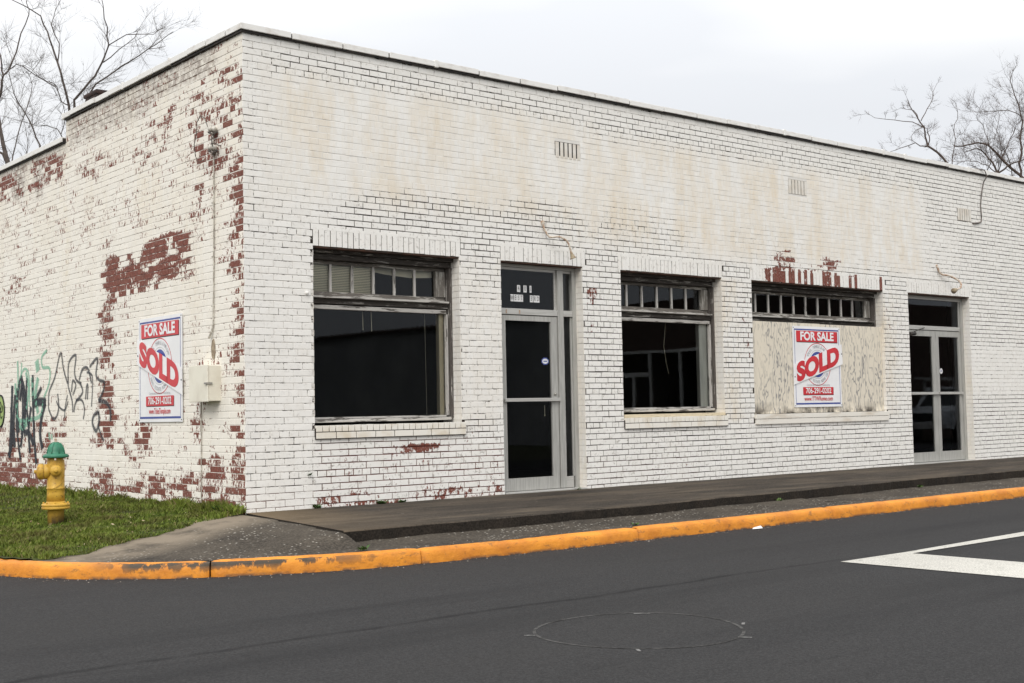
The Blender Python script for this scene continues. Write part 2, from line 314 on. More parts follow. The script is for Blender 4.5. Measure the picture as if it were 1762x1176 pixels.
TREES={
 'treeA':[
  (0.09,[(4.7, 19.19, -0.77), (4.37, 19.05, 5.1), (4.08, 19.16, 6.87), (3.99, 19.21, 7.31), (3.93, 19.23, 7.63), (3.87, 19.25, 8.04), (3.84, 19.25, 8.45), (3.91, 19.17, 8.81), (3.93, 19.13, 9.06), (3.9, 19.14, 9.3), (3.82, 19.18, 9.68)]),
  (0.03,[(3.93, 19.13, 9.06), (4.08, 19.19, 9.23), (4.26, 19.21, 9.69), (4.38, 19.26, 10.17), (4.57, 19.26, 10.67), (4.57, 19.44, 11.0), (4.56, 19.62, 11.4)]),
  (0.035,[(4.42, 19.18, 6.36), (4.72, 18.92, 7.45), (4.6, 19.05, 7.86), (4.43, 19.23, 8.32), (4.27, 19.4, 8.72), (4.19, 19.49, 9.18)]),
  (0.018,[(4.03, 19.04, 9.19), (4.19, 19.02, 9.34), (4.46, 18.94, 9.21), (4.77, 18.83, 9.01), (5.02, 18.76, 8.87), (5.17, 18.79, 8.54), (5.28, 18.83, 8.39)]),
  (0.02,[(3.92, 18.65, 6.78), (4.01, 18.69, 7.09), (4.11, 18.69, 7.55), (4.29, 18.63, 8.18), (4.41, 18.63, 8.61), (4.4, 18.74, 9.05), (4.63, 18.65, 9.41)]),
  (0.015,[(4.52, 19.48, 6.41), (4.6, 19.48, 7.37), (4.62, 19.56, 7.81), (4.59, 19.69, 8.22), (4.39, 19.94, 8.74)]),
  (0.05,[(4.08, 19.16, 6.87), (3.96, 19.24, 7.22), (3.8, 19.36, 7.36), (3.58, 19.52, 7.7)]),
 ],
 'treeB':[
  (0.07,[(6.42, 20.39, -1.06), (6.12, 20.16, 5.64), (5.87, 20.14, 8.81), (5.74, 20.21, 9.43), (5.63, 20.26, 9.89), (5.52, 20.33, 10.3), (5.42, 20.38, 10.67), (5.28, 20.47, 11.07), (4.99, 20.69, 11.31), (4.71, 20.91, 11.49)]),
  (0.02,[(5.63, 20.26, 9.89), (5.69, 20.31, 10.4), (5.56, 20.51, 10.92), (5.66, 20.53, 11.27), (5.8, 20.52, 11.6)]),
  (0.045,[(5.96, 20.14, 7.68), (5.95, 20.0, 8.94), (6.23, 19.67, 9.39), (6.35, 19.49, 9.63), (6.45, 19.31, 9.96), (6.51, 19.18, 10.23), (6.46, 19.13, 10.65), (6.35, 19.12, 11.11), (6.28, 19.09, 11.38)]),
  (0.018,[(6.53, 19.23, 10.25), (6.82, 18.83, 10.47), (7.3, 18.3, 10.43), (7.45, 18.05, 10.56)]),
  (0.02,[(6.43, 19.34, 9.82), (6.77, 19.16, 10.17), (7.1, 18.99, 10.48), (7.28, 18.94, 10.87)]),
  (0.04,[(6.1, 20.31, 7.42), (6.31, 20.08, 9.07), (6.49, 19.97, 9.42), (6.85, 19.72, 9.72), (7.2, 19.47, 10.01), (7.55, 19.21, 10.32), (7.85, 19.01, 10.57), (8.08, 18.87, 10.78)]),
  (0.012,[(7.37, 18.79, 10.19), (7.74, 18.6, 10.28)]),
  (0.02,[(6.03, 20.11, 7.38), (5.75, 20.36, 8.1), (5.69, 20.46, 8.26), (5.5, 20.68, 8.36), (5.24, 20.96, 8.41), (4.86, 21.33, 8.57), (4.64, 21.56, 8.66)]),
  (0.02,[(5.87, 20.14, 8.81), (5.74, 20.3, 8.93), (5.66, 20.4, 9.31), (5.48, 20.61, 9.47), (5.27, 20.84, 9.71), (5.05, 21.07, 9.92)]),
  (0.013,[(5.73, 20.31, 8.09), (5.82, 20.27, 8.49), (5.79, 20.34, 8.87), (5.91, 20.27, 9.32)]),
 ],
 'treeC':[
  (0.1,[(28.86, 9.48, -0.9), (28.59, 9.21, 6.01), (28.21, 9.38, 8.06), (27.97, 9.56, 8.41), (27.76, 9.72, 8.59), (27.69, 9.76, 8.88), (27.66, 9.76, 9.14), (27.52, 9.86, 9.4), (27.38, 9.96, 9.67), (27.27, 10.03, 9.98)]),
  (0.03,[(27.76, 9.72, 8.59), (27.56, 10.01, 8.72), (27.31, 10.35, 8.59), (27.14, 10.64, 8.5)]),
  (0.025,[(27.66, 9.76, 9.14), (27.48, 10.03, 9.34), (27.16, 10.42, 9.43), (26.78, 10.86, 9.53), (26.66, 11.08, 9.68)]),
  (0.025,[(27.59, 9.81, 9.35), (27.77, 9.77, 9.6), (27.96, 9.72, 9.88), (28.1, 9.7, 10.25), (28.28, 9.67, 10.53)]),
  (0.03,[(27.76, 9.72, 8.59), (27.76, 9.66, 8.87), (27.7, 9.66, 9.09), (27.58, 9.71, 9.19), (27.36, 9.87, 9.03), (27.24, 9.94, 8.77)]),
  (0.03,[(28.79, 9.47, 7.29), (28.73, 9.53, 8.12), (28.81, 9.49, 8.62), (28.84, 9.5, 9.16), (28.97, 9.43, 9.52), (28.96, 9.46, 9.97), (28.87, 9.59, 10.16)]),
  (0.02,[(27.7, 9.97, 9.45), (27.63, 10.07, 9.72), (27.38, 10.34, 9.81)]),
 ],
 'treeD':[
  (0.16,[(32.6, 9.05, -1.95), (32.31, 8.77, 5.32), (31.91, 8.92, 7.84), (31.55, 9.19, 8.25), (31.27, 9.4, 8.62), (30.98, 9.61, 8.99), (30.73, 9.82, 9.07), (30.35, 10.14, 8.97), (30.14, 10.31, 9.01)]),
  (0.08,[(31.23, 9.51, 7.53), (31.27, 9.5, 8.1), (31.19, 9.6, 8.46), (31.05, 9.77, 8.75), (30.88, 9.96, 8.95), (30.65, 10.22, 8.84)]),
  (0.06,[(31.22, 9.48, 8.09), (31.43, 9.22, 8.33), (31.76, 8.87, 8.49), (32.1, 8.5, 8.71)]),
  (0.08,[(31.81, 9.03, 7.52), (31.79, 8.99, 8.15), (31.74, 8.96, 9.15), (31.8, 8.88, 9.7), (31.69, 8.93, 10.24), (31.53, 9.03, 10.79), (31.49, 9.03, 11.16)]),
  (0.03,[(31.76, 8.9, 9.88), (31.54, 9.2, 10.09), (31.14, 9.66, 10.09), (30.95, 9.95, 10.08)]),
  (0.05,[(31.91, 8.92, 7.84), (32.13, 8.81, 8.62), (32.14, 8.87, 9.55), (32.19, 8.9, 10.31), (32.19, 8.99, 10.88)]),
  (0.04,[(31.51, 9.62, 8.15), (31.71, 9.55, 8.69), (31.97, 9.42, 9.26), (32.2, 9.32, 9.74), (32.49, 9.2, 9.94)]),
  (0.035,[(30.85, 9.27, 8.02), (30.71, 9.49, 8.3), (30.55, 9.75, 8.45), (30.41, 9.99, 8.51), (30.29, 10.23, 8.46)]),
  (0.04,[(31.33, 10.07, 7.62), (31.63, 9.88, 8.74), (31.62, 9.97, 9.32), (31.59, 10.09, 9.8), (31.5, 10.27, 10.11)]),
  (0.04,[(32.11, 9.42, 7.6), (32.08, 9.51, 8.54), (31.94, 9.72, 9.12), (31.92, 9.83, 9.61), (32.08, 9.79, 10.09)]),
 ],
}
GRAF=[
 ('black',0.026,[(6.64, 1.42), (6.68, 0.98), (6.75, 0.43)]),
 ('black',0.019,[(6.45, 1.38), (6.47, 0.89), (6.36, 0.54), (6.31, 0.41)]),
 ('black',0.022,[(6.27, 0.75), (6.22, 1.13), (6.29, 1.52), (6.43, 1.21), (6.38, 0.78)]),
 ('black',0.022,[(6.29, 1.54), (6.13, 1.2), (6.22, 0.82), (6.31, 0.58)]),
 ('black',0.022,[(5.85, 1.54), (5.83, 1.12), (5.78, 0.66), (5.71, 0.37)]),
 ('black',0.020,[(5.53, 1.36), (5.74, 1.21), (5.85, 1.12)]),
 ('black',0.034,[(5.83, 1.15), (5.61, 1.18), (5.36, 1.17)]),
 ('black',0.026,[(5.38, 1.16), (5.52, 0.97), (5.57, 0.74), (5.48, 0.57)]),
 ('black',0.026,[(6.18, 0.77), (6.04, 0.78), (5.91, 0.72), (5.82, 0.62)]),
 ('thin',0.014,[(5.11, 0.95), (5.25, 1.07), (5.27, 1.19), (5.23, 1.32), (5.05, 1.48), (4.85, 1.78), (4.75, 1.58), (4.61, 1.39)]),
 ('thin',0.014,[(5.11, 0.95), (4.99, 0.98), (4.91, 1.11), (4.95, 1.27)]),
 ('thin',0.011,[(4.71, 0.96), (4.69, 1.1), (4.61, 1.25)]),
 ('thin',0.014,[(4.59, 1.35), (4.57, 1.64), (4.34, 1.73), (4.38, 1.53), (4.31, 1.42), (4.16, 1.38)]),
 ('thin',0.014,[(4.59, 1.35), (4.46, 1.17), (4.44, 1.03)]),
 ('thin',0.013,[(4.44, 1.24), (4.34, 1.36), (4.44, 1.42), (4.48, 1.28)]),
 ('thin',0.014,[(4.21, 1.39), (4.12, 1.27), (4.34, 1.15), (4.4, 1.03)]),
 ('thin',0.012,[(4.34, 1.18), (4.14, 1.17), (4.06, 1.06), (4.1, 0.94)]),
 ('thin',0.014,[(4.23, 1.42), (4.12, 1.55), (3.95, 1.55), (3.84, 1.37)]),
 ('thin',0.015,[(3.9, 1.57), (3.66, 1.66), (3.7, 1.47), (3.59, 1.4), (3.45, 1.37), (3.49, 1.26), (3.63, 1.16)]),
 ('thin',0.013,[(4.03, 1.18), (3.99, 1.34), (3.95, 1.34), (3.97, 1.18)]),
 ('thin',0.019,[(3.63, 1.16), (3.4, 1.13), (3.28, 1.05), (3.27, 0.91)]),
 ('thin',0.019,[(3.63, 1.03), (3.77, 0.98), (3.81, 0.89), (3.7, 0.8), (3.61, 0.91), (3.63, 1.03)]),
 ('thin',0.013,[(3.63, 0.85), (3.53, 0.73), (3.46, 0.69)]),
 ('green',0.026,[(6.43, 1.75), (6.41, 1.44), (6.45, 1.21), (6.41, 0.96), (6.0, 0.95), (5.57, 1.0), (5.46, 1.19)]),
 ('green',0.019,[(5.32, 1.84), (5.51, 1.76), (5.48, 1.63), (5.23, 1.6), (5.25, 1.41), (5.44, 1.23)]),
 ('green',0.060,[(5.7, 1.73), (5.65, 1.58)]),
 ('green',0.017,[(6.32, 1.52), (6.18, 1.63), (6.0, 1.55), (5.96, 1.12)]),
 ('green',0.043,[(5.87, 1.51), (5.83, 1.2)]),
 ('black',0.029,[(6.52, 1.29), (6.59, 0.9), (6.54, 0.58)]),
 ('black',0.020,[(6.07, 1.51), (6.09, 1.2), (6.0, 0.85)]),
 ('black',0.026,[(6.34, 1.21), (6.23, 1.44), (6.13, 1.13), (6.2, 0.78)]),
 ('black',0.022,[(5.91, 1.12), (6.0, 0.82), (5.95, 0.51)]),
 ('black',0.022,[(6.69, 1.13), (6.64, 0.66), (6.8, 0.46)]),
 ('green',0.034,[(6.52, 1.45), (6.48, 1.13), (6.31, 0.85), (6.04, 0.91)]),
 ('green',0.043,[(5.65, 1.5), (5.74, 1.27), (5.65, 1.03)]),
 ('green',0.030,[(6.11, 1.59), (6.0, 1.36), (6.09, 1.09)]),
 ('green',0.017,[(6.27, 1.72), (6.32, 1.44)]),
 ('thin',0.011,[(4.99, 1.18), (4.91, 1.11), (4.71, 1.06), (4.59, 1.17)]),
 ('thin',0.011,[(3.99, 1.51), (3.81, 1.44), (3.84, 1.09)]),
 ('green',0.021,[(5.25, 0.78), (5.23, 0.69)]),
 ('green',0.021,[(5.15, 0.76), (5.15, 0.69)]),
]
# ================================================================= brickwork
C=.0677; OFF=-.03; ZTOP=4.72
def ell(P,Q,L,base=0.0):
    """L: (u,z,ru,rz,strength) soft ellipses / ('r',u0,u1,z0,z1,strength,soft) rectangles"""
    r=np.full(P.shape,base,float)
    for e in L:
        if e[0]=='r':
            _,a,b,c_,d_,s,f=e
            m=np.clip(np.minimum(np.minimum(P-a,b-P)/f+1,np.minimum(Q-c_,d_-Q)/f+1),0,1)
        else:
            a,b,ra,rb,s=e; m=np.clip(1.5-1.2*np.sqrt(((P-a)/ra)**2+((Q-b)/rb)**2),0,1)
        r=np.maximum(r,s*m)
    return r
F_DARK=[('r',.77,13.2,2.60,2.90,.60,.03),('r',0,.75,2.55,3.25,.42,.2),('r',0,.7,3.9,4.75,.35,.3),(1.75,.63,.75,.14,1.0),(2.3,3.05,1.7,.42,.82),(5.5,3.1,1.8,.4,.66),('r',.3,15,4.38,4.60,.55,.1),(3.9,3.15,1.1,.38,.85),(3.0,2.6,.5,.5,.5),
 ('r',.9,3.3,-.1,.78,.92,.25),('r',-.1,.9,-.1,.75,.45,.2),('r',4.4,7.4,-.1,.70,.80,.15),('r',4.45,5.2,.5,2.7,.66,.15),('r',2.6,3.25,.7,2.6,.40,.1),
 ('r',7.0,7.7,.6,2.7,.62,.15),('r',7.4,11.4,-.1,.7,.72,.15),('r',10.7,11.4,.7,2.7,.50,.1),('r',13.0,18,2.0,3.8,.68,.4),('r',13,18,-.1,1.0,.60,.3),('r',12.0,18,3.7,4.5,.50,.3),
 (5.5,3.3,1.6,.4,.55),(8.0,3.2,1.6,.5,.50),('r',4.5,14,4.25,4.55,.52,.12),('r',0,.5,.9,2.3,.35,.1),(10.5,2.95,1.6,.35,.5),('r',12,14,2.6,3.5,.45,.3)]
F_RED=[('r',.9,3.3,-.1,.55,.95,.15),(2.0,.62,1,.2,.7),('r',4.4,6.4,-.1,.3,.35,.1),('r',-.1,.9,-.1,.15,.8,.1)]
F_BEIGE=[('r',.5,4.5,3.3,4.25,.9,.3),('r',4.5,11.6,3.1,4.15,1.0,.3),('r',10.2,11.7,3.0,4.3,1.0,.15),('r',2.6,3.2,.8,2.6,.35,.1),('r',7.0,7.3,.8,2.6,1,.08),('r',.0,.5,3,4.4,.3,.2),('r',10.7,10.95,.8,2.7,.8,.1)]
F_PEEL=[('r',8.12,8.50,2.87,3.03,.78,.04),('r',8.25,8.42,2.87,3.10,.74,.03),('r',9.05,9.30,2.93,2.99,.70,.04),('r',9.28,9.62,2.95,3.02,.80,.04),('r',9.30,9.42,2.95,3.08,.76,.03),(8.9,2.93,1.1,.16,.44),(7.5,1.9,.14,.9,.46),(10.8,2.1,.10,.6,.42),(4.66,2.30,.16,.22,.62),(4.62,1.85,.12,.15,.5),(2.15,.585,.38,.05,.85),(1.95,.55,.5,.1,.5),
 ('r',.8,3.2,-.1,.12,.44,.08),('r',1.0,3.2,.1,.5,.28,.1),('r',4.5,7.3,.0,.6,.22,.1),(.05,.85,.08,.05,.5),(2.75,.75,.25,.3,.3)]
S_PEEL=[('r',-.1,.16,-.1,3.5,.66,.07),('r',-.1,.22,3.5,4.5,.50,.08),('r',.15,.5,2.3,3.4,.44,.15),('r',.15,.9,3.4,4.45,.47,.15),('r',.85,1.15,2.7,4.3,.50,.1),(1.9,4.2,.6,.2,.48),
 (2.2,3.9,.9,.3,.40),(3.7,4.0,.9,.35,.44),(3.9,3.3,.4,.7,.36),('r',3.0,3.42,2.42,2.80,.90,.05),('r',2.2,2.78,2.62,2.86,.84,.05),('r',1.35,2.25,2.55,2.90,.90,.05),('r',1.15,1.34,2.40,2.92,.74,.04),('r',1.3,3.38,2.46,2.66,.86,.04),('r',1.9,2.9,2.36,2.5,.70,.05),('r',2.9,3.4,2.3,2.45,.72,.05),
 ('r',3.2,3.58,1.0,2.3,.63,.06),('r',2.6,3.3,1.75,2.35,.40,.1),('r',3.1,3.7,.62,.98,.76,.08),('r',2.15,2.55,.48,.84,.76,.06),(1.0,.8,.3,.14,.6),(.45,.82,.3,.14,.55),
 ('r',.5,.85,-.1,.50,.74,.1),('r',.0,.3,-.1,.5,.64,.08),('r',-.1,3.5,-.1,.25,.50,.1),('r',3.2,3.9,.1,.35,.66,.1),('r',.9,1.6,0,.35,.62,.1),('r',1.7,2.6,0,.3,.62,.1),
 ('r',4.9,13,-.1,.30,.76,.12),('r',4.7,13,.3,.95,.53,.15),(6.6,2.7,.9,.4,.50),('r',4.7,13,4.0,4.35,.52,.1),(5.3,1.95,.8,.3,.36),('r',.9,1.1,.9,1.5,.45,.1),(.4,1.5,.25,.3,.45),(2.75,.55,.3,.2,.5)]
S_GREY=[('r',.6,4.6,4.5,4.75,.75,.08),('r',2.2,4.6,4.38,4.6,.6,.1),('r',5.5,5.75,3.9,4.45,.8,.05),('r',6.2,6.6,4.0,4.45,.9,.08),('r',4.8,13,4.3,4.45,.4,.1)]
S_DARK=[('r',-.1,13,-.1,4.8,.30,.1),('r',4.6,13,3.2,4.5,.34,.2),('r',0,13,-.1,.2,.5,.1),('r',1.1,3.4,2.3,2.85,.25,.1)]
S_BEIGE=[('r',4.60,4.76,.2,4.75,1.0,.05),('r',0,13,3.2,4.7,.45,.3),(1.0,2.6,.8,1.0,.5),(.9,1.5,.3,.3,.6),(4.7,1.9,.3,.6,.8),(2.5,3.4,1.6,.6,.6)]
S_HOLE=[(2.50,2.80,.14,.12,.6),(1.60,2.74,.07,.16,.55),(1.38,2.50,.20,.05,.5),(2.20,2.62,.22,.035,.45),(1.95,2.70,.10,.05,.35),(1.30,2.66,.04,.14,.5),(2.05,2.46,.16,.03,.4),(2.95,2.74,.08,.05,.4)]
OPEN=[(.77,2.64,.83,2.65),(3.23,4.50,-.2,2.65),(5.14,7.02,.83,2.65),(7.63,10.70,.83,2.65),(11.36,13.12,-.2,2.65)]
def brickset(spans,umax,mapf,peel,dark,beige,seed,mort=.0092,prot=(.0013,.0064),soldiers=(),hg=None):
    """spans(z)->list of (a,b) solid u-intervals at height z. returns V,F,attrs"""
    r=np.random.default_rng(seed); B=[]; hg=mort if hg is None else hg
    nrow=int((ZTOP-OFF)/C)+1
    for k in range(nrow):
        z0=OFF+k*C+mort/2; z1=OFF+(k+1)*C-mort/2
        if z1>ZTOP: z1=ZTOP
        if z1-z0<.02: continue
        hdr=(k%6==5)
        L_=.2125 if not hdr else .1063
        off=(0.0 if k%2 else -.1063) if not hdr else -.053
        for a,b in spans((z0+z1)/2):
            u=math.floor((a-off)/L_)*L_+off
            while u<b:
                p=max(u,a); q=min(u+L_,b)
                if q-p>.03: B.append((p+(hg/2 if p>a+1e-6 else 0),q-(hg/2 if q<b-1e-6 else 0),z0,z1,0))
                u+=L_
    for (a,b,z0,z1,n) in soldiers:
        wd=(b-a)/n
        for i in range(n): B.append((a+i*wd+mort*.4,a+(i+1)*wd-mort*.4,z0,z1,1))
    B=np.array(B); nb=len(B)
    uc=(B[:,0]+B[:,1])/2; zc=(B[:,2]+B[:,3])/2
    rnd=r.random(nb); dk=dark(uc,zc)
    d=prot[0]+prot[1]*np.clip(dk,0,1)+r.normal(0,.0007,nb)
    so=B[:,4]>0; ft=np.clip((dk-.10)/.45,0,1)      # joints filled flush with paint where little mortar is lost
    gz=(mort/2)*(1-(.50+.50*ft)); gu=np.where(so,0,(hg/2)*(1-(.22+.78*ft)))
    if hg>.004: B[:,2]-=gz; B[:,3]+=gz; B[:,0]-=gu; B[:,1]+=gu
    j=r.normal(0,.0013,(nb,4)); B[:,:4]+=j
    bev=.0022
    V=np.zeros((nb,12,3))
    cor=[(0,2),(1,2),(1,3),(0,3)]; sg=[(1,1),(-1,1),(-1,-1),(1,-1)]
    tilt=r.normal(0,.00045,(nb,4))
    for i,((cu,cz),(su,sz)) in enumerate(zip(cor,sg)):
        V[:,i,0]=B[:,cu]; V[:,i,1]=B[:,cz]; V[:,i,2]=-.004
        V[:,4+i,0]=B[:,cu]; V[:,4+i,1]=B[:,cz]; V[:,4+i,2]=d-.0012+tilt[:,i]
        V[:,8+i,0]=B[:,cu]+su*bev; V[:,8+i,1]=B[:,cz]+sz*bev; V[:,8+i,2]=d+tilt[:,i]
    base=[(8,9,10,11)]+[(4+i,4+(i+1)%4,8+(i+1)%4,8+i) for i in range(4)]+[(i,(i+1)%4,4+(i+1)%4,4+i) for i in range(4)]
    F=(np.array(base)[None]+12*np.arange(nb)[:,None,None]).reshape(-1,4)
    W=V.reshape(-1,3); u=W[:,0];z=W[:,1]
    rv=np.repeat(rnd,12); pe=peel(uc,zc); rp=r.random(nb)
    pv_=peel(u,z); rr=np.repeat(rp,12); pb=pv_*np.where(pv_>.78,.86+.2*rr,.60+.76*rr**1.2); pb=np.where(pv_<.16,pv_,pb)
    attrs={'grey':0*u,'rnd':rv,'peel':np.clip(pb,0,1),'dark':np.repeat(dk,12),'beige':beige(u,z)}
    return mapf(u,W[:,2],z),F,attrs
def mortar_grid(us,zs,hole,mapf,dark,red,beige,n_=0.0):
    U,Z=np.meshgrid(us,zs); idx=np.arange(U.size).reshape(U.shape); F=[]
    uc=(us[1:]+us[:-1])/2; zc=(zs[1:]+zs[:-1])/2
    for i in range(len(zc)):
        for j in range(len(uc)):
            if not hole(uc[j],zc[i]): F.append((idx[i,j],idx[i,j+1],idx[i+1,j+1],idx[i+1,j]))
    u=U.ravel(); z=Z.ravel()
    return mapf(u,np.full(u.shape,n_),z),np.array(F),{'dark':dark(u,z),'red':red(u,z),'beige':beige(u,z)}
building=empty('brick_building',(0,0,0))
tag(building,'long single-storey white painted brick building on the street corner with peeling paint','building')
FX=18.0; SY=13.0
mf=lambda u,n,z: np.stack([u,-n,z],-1)
ms_=lambda u,n,z: np.stack([-n,u,z],-1)
LZ0,LZ1=2.65,2.65+3*C
LINT=[(.77,2.66,2.655,2.848,27),(3.23,4.55,2.655,2.855,19),(5.10,7.04,2.655,2.86,28),(7.60,10.76,2.655,2.86,45),(11.33,13.2,2.655,2.85,27)]
def fspans(z):
    cut=[]
    for a,b,c_,d_ in OPEN:
        if c_<z<d_: cut.append((a,b))
    for a,b,c_,d_,n in LINT:
        if c_-.01<z<d_-.02: cut.append((a-.004,b+.004))
    for a,b in SILLS:
        if .69<z<.83: cut.append((a,b))
    for v in VENTS:
        if v[2]<z<v[3]: cut.append((v[0],v[1]))
    res=[];p=-.004
    for a,b in sorted(cut): res.append((p,a)); p=b
    res.append((p,FX)); return [s for s in res if s[1]-s[0]>.02]
SILLS=[(.77,2.68),(5.14,7.05),(7.62,10.72)]
VENTS=[(4.10,4.51,3.935,4.135),(8.50,8.92,3.925,4.135),(12.87,13.28,3.905,4.12)]
fd=lambda u,z: np.clip(np.where(ell(u,z,F_DARK,.38)>.45,1.14,1.0)*ell(u,z,F_DARK,.38)-.27*ell(u,z,F_BEIGE[:2]),0.10,1)
fr=lambda u,z: ell(u,z,F_RED); fb=lambda u,z: ell(u,z,F_BEIGE,.05); fp=lambda u,z: ell(u,z,F_PEEL,.05)
sdk=lambda u,z: np.maximum(ell(u,z,S_DARK),.7*ell(u,z,S_GREY)); sb=lambda u,z: ell(u,z,S_BEIGE,.25)
def sp(u,z): return np.where(z>2.95,1.10,1.0)*ell(u,z,S_PEEL,.33)-ell(u,z,S_HOLE)*(z>2.2)
V,F,A=brickset(fspans,FX,mf,fp,fd,fb,11,soldiers=LINT)
for nm in ('rnd',): pass
# lintel over the boarded window: alternate soldiers bare
uu=V[:,0]; zz_=V[:,2]; msk=(uu>7.9)&(uu<10.7)&(zz_>2.65)&(zz_<2.87)
hsh=(np.sin(np.floor((uu-7.6)/(3.16/45))*12.9898)*43758.5)%1
A['peel'][msk]=np.where(hsh[msk]<.62-.13*(uu[msk]-7.9),.76,.22)
npmesh('street_wall_bricks',V,F,M['brick_front'],A,building)
zs=np.concatenate([np.arange(OFF,ZTOP,C),[ZTOP]]); us=np.arange(0,FX+.01,.12)
us=np.unique(np.round(np.concatenate([us,*[[o[0],o[1]] for o in OPEN]]),4)); zs=np.unique(np.round(np.concatenate([zs,[.83,2.65]]),4))
V,F,A=mortar_grid(us,zs,lambda u,z:any(o[0]<u<o[1] and o[2]<z<o[3] for o in OPEN),mf,fd,fr,fb)
npmesh('street_wall_mortar',V,F,M['mortar_front'],A,building)
YS=4.67; ZL=4.43
def sspans(z): return [(.004,SY)] if z<ZL-.02 else [(.004,YS)]
V,F,A=brickset(sspans,SY,ms_,sp,sdk,sb,23,mort=.0085,prot=(.0022,.0022),hg=.0022); F=F[:,::-1]
A['dark']=0*V[:,1]; A['grey']=ell(V[:,1],V[:,2],S_GREY)
npmesh('yard_wall_bricks',V,F,M['brick_side'],A,building)
zs=np.concatenate([np.arange(OFF,ZTOP,C),[ZTOP]]); us=np.unique(np.round(np.concatenate([np.arange(0,SY+.01,.13),[YS]]),4)); zs=np.unique(np.round(np.concatenate([zs,[ZL]]),4))
V,F,A=mortar_grid(us,zs,lambda u,z:u>YS and z>ZL,ms_,sdk,lambda u,z:ell(u,z,[('r',1.15,3.4,2.42,2.82,.9,.06),('r',3.2,3.55,1.7,2.4,.6,.05),('r',4.9,13,-.1,.3,.6,.1),('r',0,.8,-.1,.3,.4,.1)]),sb)
npmesh('yard_wall_mortar',V,F[:,::-1],M['mortar_side'],A,building)
# reveals of the openings (bricks returned 13 cm) , heads
RD=.13
for (a,b,z0,z1) in OPEN:
    for side in (0,1):
        X=a if side==0 else b; sg=1 if side==0 else -1
        mpf=(lambda X,sg:(lambda u,n,z: np.stack([X+sg*n,u,z],-1)))(X,sg)
        zlo=max(z0,0)
        V,F,A=brickset(lambda z:[(-.002,RD+.02)] if zlo<z<z1 else [],RD,mpf,lambda u,z:0*u+.12,lambda u,z:0*u+.3,lambda u,z:0*u+.75,int(X*100),soldiers=())
        npmesh('reveal_bricks',V,F if sg<0 else F[:,::-1],M['brick_front'],A,building)
mb=MB()
for (a,b,z0,z1) in OPEN:
    for X in (a,b):
        s_=-.002 if X==a else .002
        mb.add([(X+s_,.001,max(z0,-.02)),(X+s_,.34,max(z0,-.02)),(X+s_,.34,z1),(X+s_,.001,z1)],[(0,1,2,3)])
mb.split('reveal_mortar',M['mortar_front'],building)
mb=MB()
for (a,b,z0,z1) in OPEN: mb.box(a-.06,b+.06,.004,.13,2.640,2.652)
mb.split('steel_lintel',simple('old_steel',(.05,.035,.028),(.12,.06,.04),12),building)
# wall tops, back, far end, roof, interior
mb=MB(); mb.box(.02,FX,.02,.3,-.4,-.03); mb.box(.02,.3,.3,SY,-.4,-.03); mb.split('footing',M['walkface'],building)
mb=MB(); mb.box(.02,.25,.3,YS,4.3,4.72); mb.box(.02,FX,.02,.25,4.4,4.72); mb.box(.02,.25,YS,SY,4.1,4.43); mb.box(.25,FX-.01,YS-.2,YS,4.1,4.72); mb.split('parapet',M['mortar_side'],building)
mb=MB(); mb.box(.25,FX-.02,.25,YS-.2,4.25,4.35); mb.box(.25,FX-.02,YS,SY-.02,4.0,4.1); mb.split('roof',M['roof'],building)
mb=MB(); mb.box(FX-.25,FX,.3,SY,-.3,4.6); mb.box(.3,FX-.25,SY-.25,SY,-.3,4.4); mb.split('far_wall',M['mortar_side'],building)
mb=MB(); mb.box(.3,FX-.26,.45,SY-.26,-.02,.0); mb.build('floor',M['room_floor'],building)
mb=MB()
for a,b in ((.3,.77-.0),(2.64,3.23),(4.50,5.14),(7.02,7.63),(10.70,11.36),(13.12,FX-.26)): mb.box(a,b,.34,.42,0,4.2)
for (a,b,z0,z1) in OPEN:
    mb.box(a,b,.34,.42,2.66,4.2)
    if z0>0: mb.box(a,b,.34,.42,0,.83)
mb.box(.3,.34,.42,5.9,0,4.2); mb.box(.3,FX-.26,5.9,6.0,0,4.2); mb.box(2.90,3.0,.42,5.9,0,4.2); mb.box(7.2,7.3,.42,5.9,0,4.2); mb.box(.3,FX-.26,.3,6,4.2,4.24)
mb.split('inner_wall',M['room'],building)
# coping
def coping(name,p0,axis,length,zb,step,seed,miss=()):
    r=random.Random(seed); mb=MB(); t=-.052 if p0==0 else p0; i=0
    while t<length:
        e=min(t+step*r.uniform(.94,1.05),length); dz=r.uniform(-.004,.005); dy=r.uniform(-.004,.004)
        if i not in miss:
            A_=(t+.008,e-.008); z0=zb+dz; z1=zb+.062+dz
            if axis=='x': mb.box(A_[0],A_[1],-.050+dy,.27,z0,z1,.005)
            else: mb.box(-.050+dy,.27,A_[0],A_[1],z0,z1,.005)
            if r.random()<.2:   # lumps of mastic on the joint
                q=e
                if axis=='x': mb.box(q-.02,q+.03,-.055,.05,z0-.008,z1+.012,.006)
                else: mb.box(-.055,.05,q-.02,q+.02,z0-.008,z1+.012,.006)
        t=e; i+=1
    return mb.build(name,M['coping'],building)
coping('coping',0,'x',FX,4.735,.60,3); 
coping('coping',.28,'y',YS,4.735,.42,5)
coping('coping',YS+.02,'y',SY,4.445,1.3,6)
mb=MB(); mb.box(-.028,FX,-.028,.25,4.716,4.7335); mb.box(-.028,.25,.2505,YS,4.716,4.7335); mb.box(-.028,.25,YS+.01,SY,4.431,4.4435); mb.box(-.036,FX,-.036,.24,4.7345,4.785); mb.box(-.036,.24,.2405,YS,4.7345,4.785); mb.box(-.036,.24,YS+.021,SY,4.4445,4.495); mb.split('flashing',M['tar'],building)  # thin black strips paint the shadow line under the coping; thicker cores darken its joints
